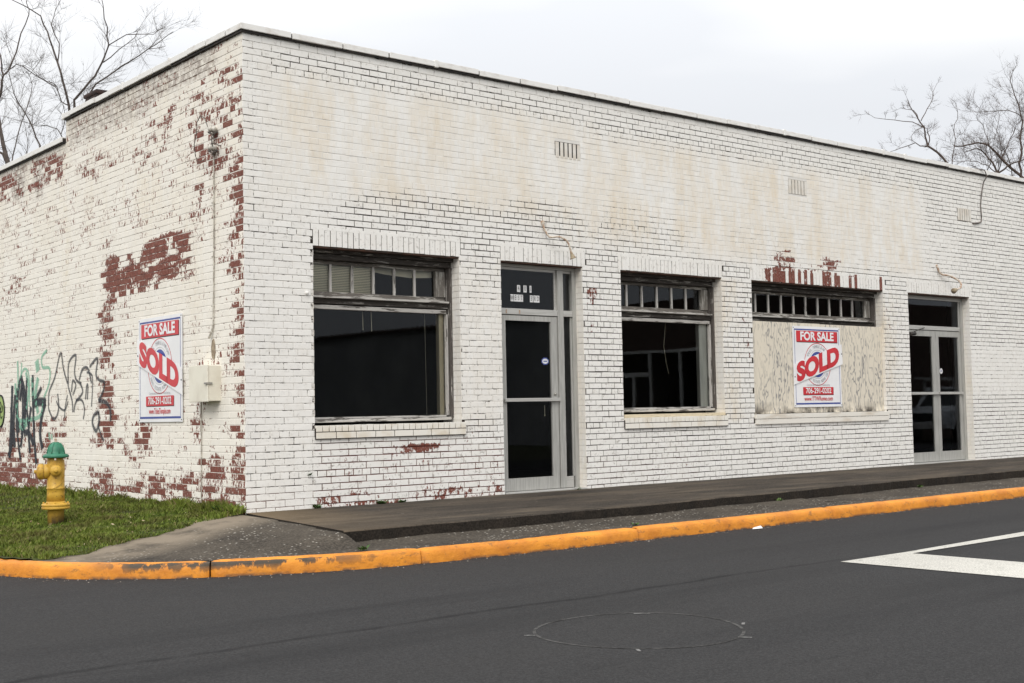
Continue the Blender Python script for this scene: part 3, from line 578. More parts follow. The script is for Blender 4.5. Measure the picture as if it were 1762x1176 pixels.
mb=MB(); mb.box(.02,.42,3.72,4.10,4.5,4.90,.03); mb.box(.0,.44,3.70,4.12,4.88,4.93,.02); mb.build('flue',M['flue'],building)
# vents: narrow upright slots
for a,b,z0,z1 in VENTS:
    mb=MB(); mb.mi=0; n=6; wd=(b-a)/n
    for i in range(n):
        mb.box(a+i*wd+(.018 if i else .010),a+(i+1)*wd-.003,-.005,.02,z0+.004,z1-.006,.003)
    v=mb.build('wall_vent',M['sticker'] if 0 else M['coping_w'] if 'coping_w' in M else simple('vent_brick',(.70,.67,.62),(.62,.57,.5),6),building)
    mb=MB(); mb.box(a,b,-.001,.018,z0,z1); mb.build('vent_slot',M['tar'] if a<5 else M['slotgrey'],v)
# sills
def brick_sill(a,b):
    m=MB(); z=.69; n=int((b-a)/.0735); wd=(b-a)/n
    r=random.Random(int(a*10))
    for i in range(n): m.box(a+i*wd+.004,a+(i+1)*wd-.005,-.035+r.uniform(-.002,.002),.16,.765,.828+r.uniform(-.002,.002),.004)
    n=int((b-a)/.2125); wd=(b-a)/n
    for i in range(n): m.box(a+i*wd+.004,a+(i+1)*wd-.005,-.034+r.uniform(-.002,.002),.1,.695,.757,.004)
    o=m.build('brick_sill',simple('sill_paint',(.76,.73,.67),(.64,.57,.46),5,.8,.2,0,.3,(1,1,1),.48,.75),building)
    m=MB(); m.box(a,b,-.024,.14,.689,.80); m.build('sill_mortar',M['tar'],o)
brick_sill(.77,2.68); brick_sill(5.14,7.05)
m=MB(); m.box(7.62,10.72,-.035,.16,.768,.83,.005); m.box(7.63,10.71,-.031,.1,.694,.764,.005); m.build('painted_sill',simple('smooth_sill',(.74,.71,.65),(.52,.44,.34),3,.8,.2,0,.3,(.5,1,2),.5,.75),building)
m=MB(); m.box(5.16,7.02,-.012,.17,.83,.868,.005); m.build('wooden_sill',M['cream_wood'],building)
# ================================================================= windows
def window(a,b,z0,z1,panes,pl,pr,zbar,main=True,blind=0,tin=.0):
    """a,b opening; pl,pr extent of the transom lights"""
    W=empty('window',(0,0,0)); W.parent=building
    YF=.135; YG=.245; YM=.215
    m=MB(); m.box(a+.003,b-.003,.10,.30,z1-.045,z1-.004,.003); m.box(a+.003,b-.003,.15,.30,z1-.105,z1-.049,.003); m.split('head_board',M['wood_dark'],W)
    m=MB(); 
    m.box(b-.037,b-.003,YF,.31,z0+.045,z1-.108,.003)
    m.box(a+.003,a+.055,YF,.31,z0+.045,z1-.108,.003); m.split('side_jamb',M['wood_jamb'],W)
    m=MB()
    m.box(a+.058,b-.040,YF+.03,.30,zbar-.0,zbar+.055,.004); m.build('transom_bar',M['wood_dark'],W)
    m=MB(); m.box(a+.03,b-.06,YF-.02,YG-.03,zbar+.058,zbar+.078,.004); m.build('transom_sill',M['wood_px'],W)
    # transom sash
    zt0=zbar+.082; zt1=z1-.11
    m=MB(); m.box(a+.058,b-.040,YG-.02,YG+.02,zt0,zt0+.05,.003); m.box(a+.058,b-.040,YG-.02,YG+.02,zt1-.035,zt1,.003)
    m.box(a+.059,pl,YG-.02,YG+.02,zt0+.052,zt1-.037,.003); s_=m.split('transom_sash',M['wood_x'],W)
    m=MB(); m.box(pr,b-.041,YG-.035,YG+.02,zt0+.052,zt1-.037,.003); m.build('stile',M['wood_z'],s_)
    n=panes; st=(pr-pl)/n
    for i in range(1,n):
        x=pl+i*st; m=MB(); m.box(x-.014,x+.014,YG-.018,YG+.012,zt0+.045,zt1-.03,.002); m.build('glazing_bar',M['wood_pz'],s_)
    m=MB(); m.add([(pl,YG,zt0+.045),(pr,YG,zt0+.045),(pr,YG,zt1-.03),(pl,YG,zt1-.03)],[(0,1,2,3)]); m.build('pane',M['glass'],W)
    if main:
        m=MB(); m.box(a+.058,b-.058,YM-.045,YM+.02,zbar-.055,zbar-.012,.006); m.build('head_stop',M['wood_px'],W)
        m=MB(); m.box(b-.058,b-.040,YM-.045,YM+.03,z0+.075,zbar-.057,.004); m.box(a+.058,a+.10,YM-.04,YM+.03,z0+.075,zbar-.056,.006); m.split('side_stop',M['wood_pz'],W)
        m=MB(); m.box(a+.01,b-.03,YM-.075,YM+.05,z0+.025,z0+.058,.005); m.box(a+.03,b-.08,YM-.045,YM+.02,z0+.06,z0+.08,.003); m.split('bottom_rail',M['wood_px'],W)
        m=MB(); m.add([(a+.07,YM,z0+.07),(b-.05,YM,z0+.07),(b-.05,YM,zbar-.02),(a+.07,YM,zbar-.02)],[(0,1,2,3)]); m.build('pane',M['glass'],W)
    return W
w1=window(.77,2.64,.83,2.65,6,.85,2.465,2.085); tag(w1)
w3=window(5.14,7.02,.87,2.65,6,5.17+.03,6.85,2.10)
w4=window(7.63,10.70,.83,2.65,10,7.66+.05,10.53,2.115,main=False)
# blinds behind the left three lights of the first window
m=MB()
for i in range(24): 
    z=2.13+i*.0175; m.add([(.86,.262,z),(1.645,.262,z),(1.645,.275,z+.0155),(.86,.275,z+.0155)],[(0,1,2,3)])
m.build('window_blind',M['blind'],w1)
m=MB(); m.add([(1.67,.34,2.545),(2.48,.30,2.545),(2.48,.30,2.44),(2.2,.31,2.425),(1.9,.32,2.445),(1.67,.34,2.475)],[(0,1,2,3,4,5)]); m.build('blind_valance',M['blind'],w1)
m=MB(); m.tube([(1.55,.29,2.03),(1.555,.29,1.83)],.004,6); m.tube([(1.66,.29,2.03),(1.665,.29,1.82)],.004,6); m.tube([(2.36,.28,2.03),(2.37,.28,.92)],.0015,5); m.split('blind_cord',M['blind'],w1)
m=MB(); m.box(2.525,2.60,.240,.30,.90,2.05,.004); m.build('inner_trim',M['trimcream'],w1)
m=MB(); m.box(6.82,6.98,.240,.30,.93,2.08,.004); m.build('inner_trim',M['greytrim'],w3)
m=MB(); m.tube([(6.35,.4,2.05),(6.36,.45,1.75),(6.45,.5,1.55),(6.6,.6,1.4)],.004,6); m.build('hanging_cord',M['blind'],w3)
# ================================================================= doors
def text_into(mb_,s,size,mat,mi=0,bold=0.0,shear=0,ax='CENTER',sx=1.0):
    """append the triangulated outline of a word; mat maps (x,y,0) to the thing"""
    cu=bpy.data.curves.new('t','FONT'); cu.body=s; cu.size=size; cu.offset=bold; cu.shear=shear; cu.align_x=ax; cu.align_y='CENTER'; cu.resolution_u=4
    o=bpy.data.objects.new('t',cu); COL.objects.link(o); dg=bpy.context.evaluated_depsgraph_get(); me=bpy.data.meshes.new_from_object(o.evaluated_get(dg))
    vs=[mat@Vector((v.co.x*sx,v.co.y,0)) for v in me.vertices]; fs=[tuple(p.vertices) for p in me.polygons]
    mb_.mi=mi; mb_.add(vs,fs); bpy.data.objects.remove(o); bpy.data.curves.remove(cu); bpy.data.meshes.remove(me)
def FR(x,y,z): return Matrix(((1,0,0,x),(0,0,-1,y),(0,1,0,z),(0,0,0,1)))      # facing -Y
def SD(x,y,z): return Matrix(((0,0,-1,x),(-1,0,0,y),(0,1,0,z),(0,0,0,1)))     # facing -X
def quad(m,x0,x1,z0,z1,y,mi=0): m.mi=mi; m.add([(x0,y,z0),(x1,y,z0),(x1,y,z1),(x0,y,z1)],[(0,1,2,3)])
# single door with side light
D=empty('entrance_door',(3.23,0,0)); D.parent=building; D.matrix_parent_inverse=Matrix(); 
def loc0(o): 
    return o
D.location=(0,0,0)
YD=.145
m=MB(); m.box(3.235,3.31,YD-.03,YD+.04,.0,2.648,.003); m.box(4.435,4.497,YD-.03,YD+.04,.0,2.648,.003); m.box(4.195,4.285,YD-.035,YD+.03,.02,2.605,.003)
m.box(4.41,4.434,YD-.012,YD+.02,.15,2.05,.002); m.split('door_frame',M['alu'],D)
m=MB(); m.box(3.312,4.193,YD-.03,YD+.03,2.055,2.125,.003); m.box(4.287,4.433,YD-.03,YD+.03,2.055,2.125,.003); m.box(3.312,4.434,YD-.03,YD+.04,2.607,2.647,.003); m.box(3.312,4.193,YD-.005,YD+.02,2.575,2.606,.002); m.box(4.287,4.434,YD-.005,YD+.02,2.575,2.606,.002)
m.box(4.287,4.408,YD-.02,YD+.02,.02,.15,.003); m.box(4.165,4.194,YD-.004,YD+.02,2.127,2.574,.002); m.split('cross_rail',M['alu_x'],D)
m=MB(); m.ring(3.315,4.185,.02,2.045,.075,.10,.06,.145,YD-.022,YD+.018)
leaf=m.build('door_leaf',M['alu'],D)
m=MB(); m.box(3.34,4.19,YD-.06,YD-.035,1.045,1.085,.004); m.box(4.12,4.16,YD-.036,YD-.02,1.04,1.08); m.build('push_bar',M['alu_x'],leaf)
m=MB(); m.lathe([(.016,0),(.016,.02),(.010,.028)],12,Matrix.Translation((4.13,YD-.022,1.13))@Matrix.Rotation(math.pi/2,4,'X')); m.build('lock_cylinder',M['lat'],leaf)
m=MB(); quad(m,3.385,4.09,.16,1.99,YD); m.build('pane',M['glass'],leaf)
m=MB(); quad(m,3.31,4.17,2.12,2.58,YD+.004); quad(m,4.285,4.412,2.12,2.58,YD+.004); quad(m,4.285,4.412,.15,2.06,YD+.004); m.build('pane',M['glass'],D)
m=MB(); m.tube([(4.03,.2,1.0),(4.03,.2,.88)],.004,6); m.tube([(4.03,.2,.89),(4.03,.2,.87)],.009,6); m.build('hanging_cord',M['blind'],D)
# peel-off address characters: white tiles with dark glyphs
m=MB()
def tile(x,z,ch,w=.046,h=.082):
    quad(m,x-w/2,x+w/2,z-h/2,z+h/2,YD-.001,0)
    text_into(m,ch,.080,FR(x,YD-.0025,z),1,.0,sx=.58)
for x,ch in ((3.618,'4'),(3.715,'0'),(3.80,'1')): tile(x,2.362,ch,.05 if ch!='1' else .03)
for x,ch in ((3.515,'W'),(3.566,'E'),(3.614,'S'),(3.66,'T'),(3.81,'3'),(3.865,'R'),(3.912,'D')): tile(x,2.25,ch)
m.build('address_letters',[M['sticker'],M['sign_black']],D)
m=MB(); pts=[]; 
for k in range(24):
    a=2*math.pi*k/24; pts.append((4.005+.062*(1 if k%3 else .86)*math.cos(a),YD-.0018,1.518+.045*(1 if k%3 else .86)*math.sin(a)))
m.mi=0; m.add(pts,[tuple(range(24))]); m.mi=1; m.add([(4.005+.046*math.cos(2*math.pi*k/20),YD-.003,1.518+.03*math.sin(2*math.pi*k/20)) for k in range(20)],[tuple(range(20))]); quad(m,3.975,4.035,1.512,1.524,YD-.0042,0)
m.build('door_sticker',[M['sign_blue'],M['sticker']],D)
m=MB(); m.box(3.24,4.49,-.02,.2,-.012,.014,.004); m.build('threshold',M['alu_x'],D)
for x in (3.40,3.60):
    m=MB(); m.box(x-.006,x+.006,YD-.036,YD-.028,2.065,2.11); m.build('rusty_bolt',M['rust'],D)
# double door
D2=empty('entrance_door',(0,0,0)); D2.parent=building
tag(D2,'double glass door'); YD=.15
m=MB(); m.box(11.363,11.44,YD-.03,YD+.04,0,2.648,.003); m.box(13.05,13.117,YD-.03,YD+.04,0,2.648,.003); m.box(13.012,13.048,YD-.012,YD+.03,.02,2.58,.002); m.split('door_frame',M['alu'],D2)
m=MB(); m.box(11.442,13.048,YD-.03,YD+.04,2.58,2.647,.003); m.box(11.442,13.01,YD-.03,YD+.03,2.10,2.165,.003); m.split('cross_rail',M['alu_x'],D2)
for (xa,xb) in ((11.445,12.295),(12.30,13.008)):
    wl=.13 if xa<12 else .10
    l,r_=xa+(.07 if xa<12 else .085),xb-(.10 if xa<12 else .05); m=MB(); m.ring(xa,xb-.001,.02,2.09,l-xa,xb-.001-r_,.09,.15,YD-.02,YD+.018); lf=m.build('door_leaf',M['alu'],D2)
    m=MB(); m.box(xa+.02,xb-.002,YD-.055,YD-.03,1.075,1.115,.004); m.build('push_bar',M['alu_x'],lf)
    m=MB(); quad(m,l,r_,.165,2.005,YD); m.build('pane',M['glass'],lf)
m=MB(); quad(m,11.44,13.015,2.16,2.585,YD+.004); m.build('pane',M['glass'],D2)
m=MB(); m.tube([(11.47,YD-.09,2.02),(11.62,YD-.09,2.03)],.03,10); m.tube([(11.6,YD-.09,2.06),(11.95,YD-.05,2.13)],.008,6); m.build('door_closer',M['tar'],D2)
m=MB(); m.mi=0; m.add([(12.46+.045*math.cos(2*math.pi*k/20),YD-.0012,1.45+.045*math.sin(2*math.pi*k/20)) for k in range(20)],[tuple(range(20))]); quad(m,12.44,12.48,1.445,1.457,YD-.003,1); m.build('door_sticker',[M['sticker'],M['sign_blue']],D2)
m=MB(); m.box(11.37,13.11,-.02,.2,-.012,.012,.004); m.build('threshold',M['alu_x'],D2)
# ================================================================= graffiti (ribbons of paint sprayed over the bricks)
def graffiti(kind,name,mat,label):
    mb_=MB(); hw=[]
    V=[];Fq=[];A_=[]
    for k,wd,pts in GRAF:
        if k not in kind: continue
        P=[Vector(p) for p in pts]
        Q=[]
        for i in range(len(P)-1):    # catmull-rom
            p0=P[max(i-1,0)];p1=P[i];p2=P[i+1];p3=P[min(i+2,len(P)-1)]
            for s in range(8):
                t=s/8; Q.append(.5*((2*p1)+(p2-p0)*t+(2*p0-5*p1+4*p2-p3)*t*t+(3*p1-p0-3*p2+p3)*t**3))
        Q.append(P[-1])
        wid=wd*(2.2 if k=='black' else 1.75 if k=='thin' else 1.5); b=len(V)
        for i,q in enumerate(Q):
            t=(Q[min(i+1,len(Q)-1)]-Q[max(i-1,0)]); t=t.normalized() if t.length>1e-6 else Vector((1,0)); n=Vector((-t.y,t.x))
            for j,s in enumerate((-1,-.45,.45,1)):
                p=q+n*s*wid; V.append((-.0068-.0002*(len(V)%7),p.x,p.y)); A_.append(0 if abs(s)==1 else 1)
        for i in range(len(Q)-1):
            for j in range(3): a0=b+i*4+j; Fq.append((a0,a0+1,a0+5,a0+4))
    o=npmesh('graffiti',V,Fq,mat,{'edge':A_},building); o['label']=label
def spray(name,c,op=.9):
    g=G(name,.6,.3); g.col(c); e=g.attr('edge'); al=g.math('MULTIPLY',g.rng(e,.05,.9),g.rng(g.noise(30,4,.7,(1,1,.6)),.33,.46,.5,op)); g.L(al,g.b.inputs['Alpha']); return g.m
graffiti(('black',),'graffiti',spray('black_spray',(.028,.032,.04),.95),'dense dark sprayed scrawl')
graffiti(('thin',),'graffiti',spray('grey_spray',(.05,.055,.065),.72),'thin grey sprayed letters')
graffiti(('green',),'graffiti',spray('green_spray',(.22,.50,.36),.62),'faded green sprayed scrawl')
m=MB(); m.mi=0; m.add([(-.0075,7.12+.16*math.cos(2*math.pi*k/24),1.08+.21*math.sin(2*math.pi*k/24)) for k in range(24)],[tuple(range(24))])
o=m.build('graffiti',simple('green_blob_paint',(.35,.45,.17),(.28,.38,.14),9),building)
m=MB(); m.tube([(-.009,7.12+.17*math.cos(2*math.pi*k/24),1.08+.22*math.sin(2*math.pi*k/24)) for k in range(25)],.012,4)
for k in range(5):
    a=2*math.pi*k/5; m.tube([(-.009,7.12+.05*math.cos(a+t)+.05*math.cos(a),1.08+.06*math.sin(a+t)+.07*math.sin(a)) for t in [x*.5 for x in range(8)]],.008,4)
m.build('graffiti',simple('black_line_paint',(.03,.035,.03),None,9),building)
# ================================================================= things on the walls
# plywood sheet in the third window
m=MB(); m.box(7.66,9.18,.045,.065,.835,2.105,.002); m.box(9.183,10.695,.043,.064,.835,2.10,.002)
pb=m.build('plywood_board',M['ply']); tag(pb,'weathered plywood sheet boarding up the window behind the sold sign','plywood')
pb.location=(0,0,0)
def sale_sign(MT,name,x0,y0,url,url_serif,up,rot_label):
    """board 1.10 x 1.14 in local x,z; MT(x,y,z) matrix factory: local plane at height offset d from the board"""
    S=empty('for_sale_sign',(0,0,0))
    def T(d,x=0,z=0,ang=0): return MT(d,x,z)@Matrix.Rotation(ang,4,'Z')
    def poly(m,pts,d,mi=0,T0=None):
        mt=MT(d,0,0); vs=[mt@Vector((p[0],p[1],0)) for p in pts]; m.mi=mi; m.add(vs,[tuple(range(len(vs)))])
    def rect(m,x0,x1,z0,z1,d,mi=0): poly(m,[(x0,z0),(x1,z0),(x1,z1),(x0,z1)],d,mi)
    # board
    m=MB(); W2,H2=.55,.572
    vs=[MT(d,0,0)@Vector((x,z,0)) for d in (0,.006) for x,z in ((-W2,-H2),(W2,-H2),(W2,H2),(-W2,H2))]
    m.add(vs,[(3,2,1,0),(4,5,6,7),(0,1,5,4),(1,2,6,5),(2,3,7,6),(3,0,4,7)]); B=m.build('board',M['sign_white'],S)
    D0=.0075
    m=MB(); a,b,e=.515,.535,.008
    rect(m,-a,a,b-.018,b,D0); rect(m,-a,a,-b,-b+.022,D0); rect(m,-a,-a+e,-b+.022,b-.018,D0); rect(m,a-e,a,-b+.022,b-.018,D0); m.build('border',M['sign_blue'],B)
    m=MB(); 
    m.mi=1; rect(m,-.463,.483,.343,.503,D0,1); rect(m,-.473,.473,.353,.508,D0+.0015,0); rect(m,-.345,.355,-.405,-.295,D0,1); rect(m,-.352,.348,-.397,-.290,D0+.0015,0)
    # ring
    def ring(rx,rz,t,mi,d,cx=0,cz=.035):
        n=40; mt=MT(d,0,0); vs=[]
        for k in range(n):
            A=2*math.pi*k/n
            vs+= [mt@Vector((cx+rx*math.cos(A),cz+rz*math.sin(A),0)),mt@Vector((cx+(rx-t)*math.cos(A),cz+(rz-t)*math.sin(A),0))]
        m.mi=mi; m.add(vs,[(2*k,2*((k+1)%n),2*((k+1)%n)+1,2*k+1) for k in range(n)])
    ring(.305,.305,.010,0,D0); ring(.205,.205,.004,3,D0)
    dome=[(.18*math.cos(A),.035+.18*math.sin(A)) for A in [math.pi*k/20 for k in range(-2,23)]]; poly(m,dome,D0+.0005,2)
    bowl=[(.16*math.cos(A),.01+.16*math.sin(A)) for A in [math.pi+math.pi*k/20 for k in range(3,18)]]; poly(m,bowl,D0+.0007,2)
    # white gabled house in the dome
    poly(m,[(-.14,.02),(-.14,.075),(-.19,.065),(-.10,.125),(.02,.09),(.09,.135),(.16,.085),(.11,.08),(.11,.02)],D0+.002,4); poly(m,[(.02,.02),(.10,.02),(.10,.09),(.05,.105),(.02,.07)],D0+.003,2)
    m.build('emblem',[M['sign_red'],M['sign_black'],M['sign_blue'],M['sign_grey'],M['sign_white']],B)
    m=MB(); D1=D0+.004
    text_into(m,'FOR SALE',.165,T(D1,0,.428),0,.006,sx=1.10); text_into(m,'706-291-0202',.108,T(D1,0,-.344),0,.0022,sx=.97)
    m.build('lettering',M['sign_white'],B)
    m=MB(); text_into(m,url,.085,T(D1,0,-.455),0,.0012,sx=.86 if len(url)<16 else .66); m.build('lettering',M['sign_red'],B)
    m=MB()
    for s_,a0,a1,R_ in (('TOLES, TEMPLE & WRIGHT',152,28,.253),('REAL ESTATE ROME GA',212,328,-.253)):
        n=len(s_)
        for i,chh in enumerate(s_):
            if chh==' ': continue
            A=math.radians(a0+(a1-a0)*i/(n-1)); rot=A-math.pi/2 if R_>0 else A+math.pi/2
            text_into(m,chh,.058,T(D1,abs(R_)*math.cos(A),.035+abs(R_)*math.sin(A),rot),0,0,sx=.85)
    text_into(m,'Commercial/Residential   Sales/Leasing',.036,T(D1,0,-.258),0,0,sx=.95); m.build('lettering',M['sign_grey'],B)
    # SOLD banner nailed across
    ang=up
    m=MB(); ca=math.cos(ang); L2,Hh=.588,.147
    co=[(-.565,-.0-.135-math.tan(ang)*.565),( .58,-.145+math.tan(ang)*.58),(.565,.145+math.tan(ang)*.58),(-.565,.15-math.tan(ang)*.565)]
    co=[(x,z+.03) for x,z in co]
    vs=[MT(d,0,0)@Vector((x,z,0)) for d in (.016,.019) for x,z in co]; m.add(vs,[(3,2,1,0),(4,5,6,7),(0,1,5,4),(1,2,6,5),(2,3,7,6),(3,0,4,7)])
    bn_=m.build('sold_banner',M['sold_white'],S)
    m=MB(); text_into(m,'SOLD',.345,MT(.0215,0,.032)@Matrix(((1,0,0,0),(math.tan(ang),1,0,0),(0,0,1,0),(0,0,0,1))),0,.020,sx=1.13); m.build('lettering',M['sign_red'],bn_)
    m=MB()
    for x,z in ((-.54,.0-.54*math.tan(ang)),(.555,.04+.555*math.tan(ang))): 
        mt=MT(.019,x,z); m.lathe([(.009,0),(.009,.004),(.003,.006)],8,mt)
    for x,z in ((-.53,.55),(.53,.55),(-.53,-.55),(.53,-.55)): m.lathe([(.007,-.013),(.007,-.010),(.003,-.008)],8,MT(.019,x,z))
    m.build('nail',M['sign_black'],S)
    return S
s1=sale_sign(lambda d,x,z: FR(9.085+x,.038-d,1.488+z),'',0,0,'www.TTWRome.com',False,math.atan(.27),'')
tag(s1,'for sale sign with a SOLD banner rising to the right, nailed to the plywood','sign','for sale signs')
s2=sale_sign(lambda d,x,z: SD(-.012-d,1.895-x,1.465+z),'',0,0,'www.TolesTemple.com',True,-math.atan(.31),'')
tag(s2,'for sale sign, SOLD banner sloping down to the right, left of the electric box','sign','for sale signs')
# meter box
E=empty('electric_box',(-.07,.68,1.27)); tag(E,'cream metal electric box on the yard wall, right of the for sale sign','electric box')
m=MB(); m.box(-.065,.075,-.175,.225,-.175,.18,.006); m.build('box_body',M['box'],E)
m=MB(); m.box(-.080,-.067,-.182,.232,-.182,.187,.005); m.build('box_lid',M['box'],E)
m=MB(); m.box(-.092,-.03,-.190,-.176,-.01,.012,.003); m.box(-.10,-.078,-.182,-.14,-.008,.010,.003); m.build('latch',M['lat'],E)
# conduit and pipe
m=MB(); m.tube([(-.018,.60,3.86),(-.016,.605,3.0),(-.016,.62,2.3),(-.016,.635,1.86)],.0075,8); m.tube([(-.016,.635,1.86),(-.02,.66,1.80),(-.03,.70,1.735)],[.008,.011,.013],8)
for z in (3.6,3.1,2.55,2.05): m.box(-.026,-.004,.59+(3.86-z)*.018,.625+(3.86-z)*.018,z,z+.012)
cdt=m.build('wall_conduit',M['paintpipe']); tag(cdt,'thin painted conduit running down the yard wall from the insulators','conduit')
m=MB(); m.tube([(-.02,.90,1.09),(-.02,.915,.82),(-.02,.92,.80)],.009,8); m.tube([(-.014,.92,.79),(-.014,.93,.0)],.006,8); pp=m.build('wall_pipe',M['paintpipe']); tag(pp,'short thin pipe running down from the electric box to the grass','pipe')
for zc,lb,wr in ((3.845,'upper porcelain insulator with a looped wire on the yard wall near the corner',1),(3.655,'lower porcelain insulator with a frayed wire stub on the yard wall near the corner',0)):
    I=empty('insulator',(0,.56,zc)); tag(I,lb,'insulator','insulators on the yard wall')
    m=MB(); R_=Matrix.Rotation(-math.pi/2,4,'Y'); m.lathe([(.02,0),(.032,.02),(.035,.045),(.022,.055),(.027,.075),(.020,.09),(.010,.095)],16,R_); m.build('knob',M['porcelain'],I,True)
    m=MB(); m.tube([(-.02,-.06,-.03),(-.05,0,-.055),(-.06,.06,-.02),(-.02,.1,.0)],.012,6); m.build('bracket',M['wire'],I)
    m=MB()
    if wr: m.tube([(-.08,.04,.03),(-.10,.07,.12),(-.10,.16,.165),(-.10,.24,.11),(-.09,.27,.0),(-.08,.35,-.10),(-.07,.34,-.22),(-.06,.30,-.29),(-.04,.2,-.28)],.0045,6)
    else: m.tube([(-.07,-.02,.03),(-.09,-.07,.03),(-.07,-.13,.02),(-.10,-.20,-.01),(-.09,-.26,-.03)],.006,6); m.tube([(-.07,-.05,.0),(-.09,-.06,.07),(-.08,-.05,.10)],.005,6)
    m.build('wire',M['wire'],I)
m=MB(); m.lathe([(.0,.0),(.07,.001),(.066,.006),(.02,.006)],14,Matrix.Translation((-.004,.655,1.62))@Matrix.Rotation(-math.pi/2,4,'Y')@Matrix.Diagonal((1.55,.62,1,1))); hp=m.build('rust_plate',simple('rust_stain_plate',(.22,.17,.12),(.38,.31,.22),25)); tag(hp,'small oval rusty patch plate on the yard wall above the electric box','plate')
# gooseneck lamp arms
def arm(pts,rr,label,bell):
    A=empty('lamp_arm',pts[0]); tag(A,label,'lamp arm','empty lamp arms over the doors'); o=Vector(pts[0])
    P=[Vector(p)-o for p in pts]; Q=[]
    for i in range(len(P)-1):
        p0=P[max(i-1,0)];p1=P[i];p2=P[i+1];p3=P[min(i+2,len(P)-1)]
        for s in range(6): t=s/6; Q.append(.5*((2*p1)+(p2-p0)*t+(2*p0-5*p1+4*p2-p3)*t*t+(3*p1-p0-3*p2+p3)*t**3))
    Q.append(P[-1]); m=MB(); m.tube(Q,rr,8); m.build('pipe',M['rust'],A,True)
    m=MB(); e=P[-1]; dv=(P[-1]-P[-2]).normalized(); mt=Matrix.Translation(e)@dv.to_track_quat('Z','Y').to_matrix().to_4x4()
    m.lathe(bell,12,mt); m.build('socket',M['porc2'],A,True)
    m=MB(); m.lathe([(.03,0),(.03,.008),(.012,.014)],12,Matrix.Rotation(math.pi/2,4,'X')); m.build('wall_plate',M['rust'],A)
M['porc2']=simple('old_socket',(.36,.30,.21),(.22,.16,.10),20)
arm([(3.878,-.005,3.134),(3.89,-.03,3.05),(3.93,-.07,2.965),(4.00,-.16,2.96),(4.09,-.20,2.90),(4.135,-.21,2.78)],.011,'rusty curved lamp arm above the single glass door',[(.012,-.01),(.018,.02),(.03,.06),(.042,.075)])
arm([(12.20,-.005,3.11),(12.26,-.04,2.985),(12.42,-.10,2.955),(12.53,-.20,2.86),(12.46,-.25,2.76),(12.34,-.24,2.72)],.015,'rusty hooked lamp arm above the double glass door',[(.014,-.01),(.03,.0),(.04,.04),(.045,.07)])
# black cable over the coping
m=MB(); m.tube([(13.30,.15,4.80),(13.45,-.02,4.805),(13.62,-.082,4.79),(13.68,-.085,4.70),(13.665,-.03,4.6),(13.60,-.02,4.4),(13.56,-.02,4.2),(13.575,-.02,4.02),(13.56,-.02,3.93)],.009,6); m.tube([(13.56,-.02,3.93),(13.45,-.02,3.90),(13.30,-.02,3.885)],.013,6)
cb=m.build('cable',M['cable']); tag(cb,'dark cable hanging over the coping down to the rightmost wall vent','cable')
m=MB(); m.lathe([(.012,0),(.02,.012),(.012,.03),(.004,.034)],10,Matrix.Translation((.69,-.004,2.165))@Matrix.Rotation(math.pi/2,4,'X')); o=m.build('wall_bolt',M['coping']); tag(o,'small painted bolt knob on the wall left of the first window','bolt')
# ================================================================= ground
KB=[(-2.93,14),(-2.93,6),(-2.92,2.0),(-2.89,.6),(-2.80,-.3),(-2.63,-.97),(-2.35,-1.56),(-1.97,-2.01),(-1.55,-2.33),(-1.02,-2.60),(-.50,-2.78),(.10,-2.87),(.85,-2.91),(2.4,-2.93),(5.3,-2.93),(8.2,-2.92),(14,-2.92),(40,-2.92)]
def smooth_path(P,step):
    P=[Vector((*p,0)) for p in P]; Q=[]
    for i in range(len(P)-1):
        p0=P[max(i-1,0)];p1=P[i];p2=P[i+1];p3=P[min(i+2,len(P)-1)]
        n=max(2,int((p2-p1).length/step))
        t0=0;t1=((p1-p0).length or 1)**.5;t2=t1+(p2-p1).length**.5;t3=t2+((p3-p2).length or 1)**.5
        for s in range(n):
            t=t1+(t2-t1)*s/n
            A1=(t1-t)/(t1-t0)*p0+(t-t0)/(t1-t0)*p1;A2=(t2-t)/(t2-t1)*p1+(t-t1)/(t2-t1)*p2;A3=(t3-t)/(t3-t2)*p2+(t-t2)/(t3-t2)*p3
            B1=(t2-t)/(t2-t0)*A1+(t-t0)/(t2-t0)*A2;B2=(t3-t)/(t3-t1)*A2+(t-t1)/(t3-t1)*A3
            Q.append((t2-t)/(t2-t1)*B1+(t-t1)/(t2-t1)*B2)
    Q.append(P[-1]); return Q
KP=smooth_path(KB,.07)
KPn=np.array([(p.x,p.y) for p in KP])
def kdist(x,y):
    x=np.asarray(x,float);y=np.asarray(y,float); s=KPn[::2]
    d=np.full(x.shape,1e9)
    for a in s: d=np.minimum(d,(x-a[0])**2+(y-a[1])**2)
    return np.sqrt(d)
def gh(x,y):
    d=kdist(x,y); h=-.150+.150*np.clip((d-.60)/2.1,0,1); return h
def wob(x,y,s=1.0): return .5*np.sin(x*1.7*s+y*.9)+.3*np.sin(x*4.1*s-y*2.3+1)+.2*np.sin(x*9.7*s+y*6.1+2)
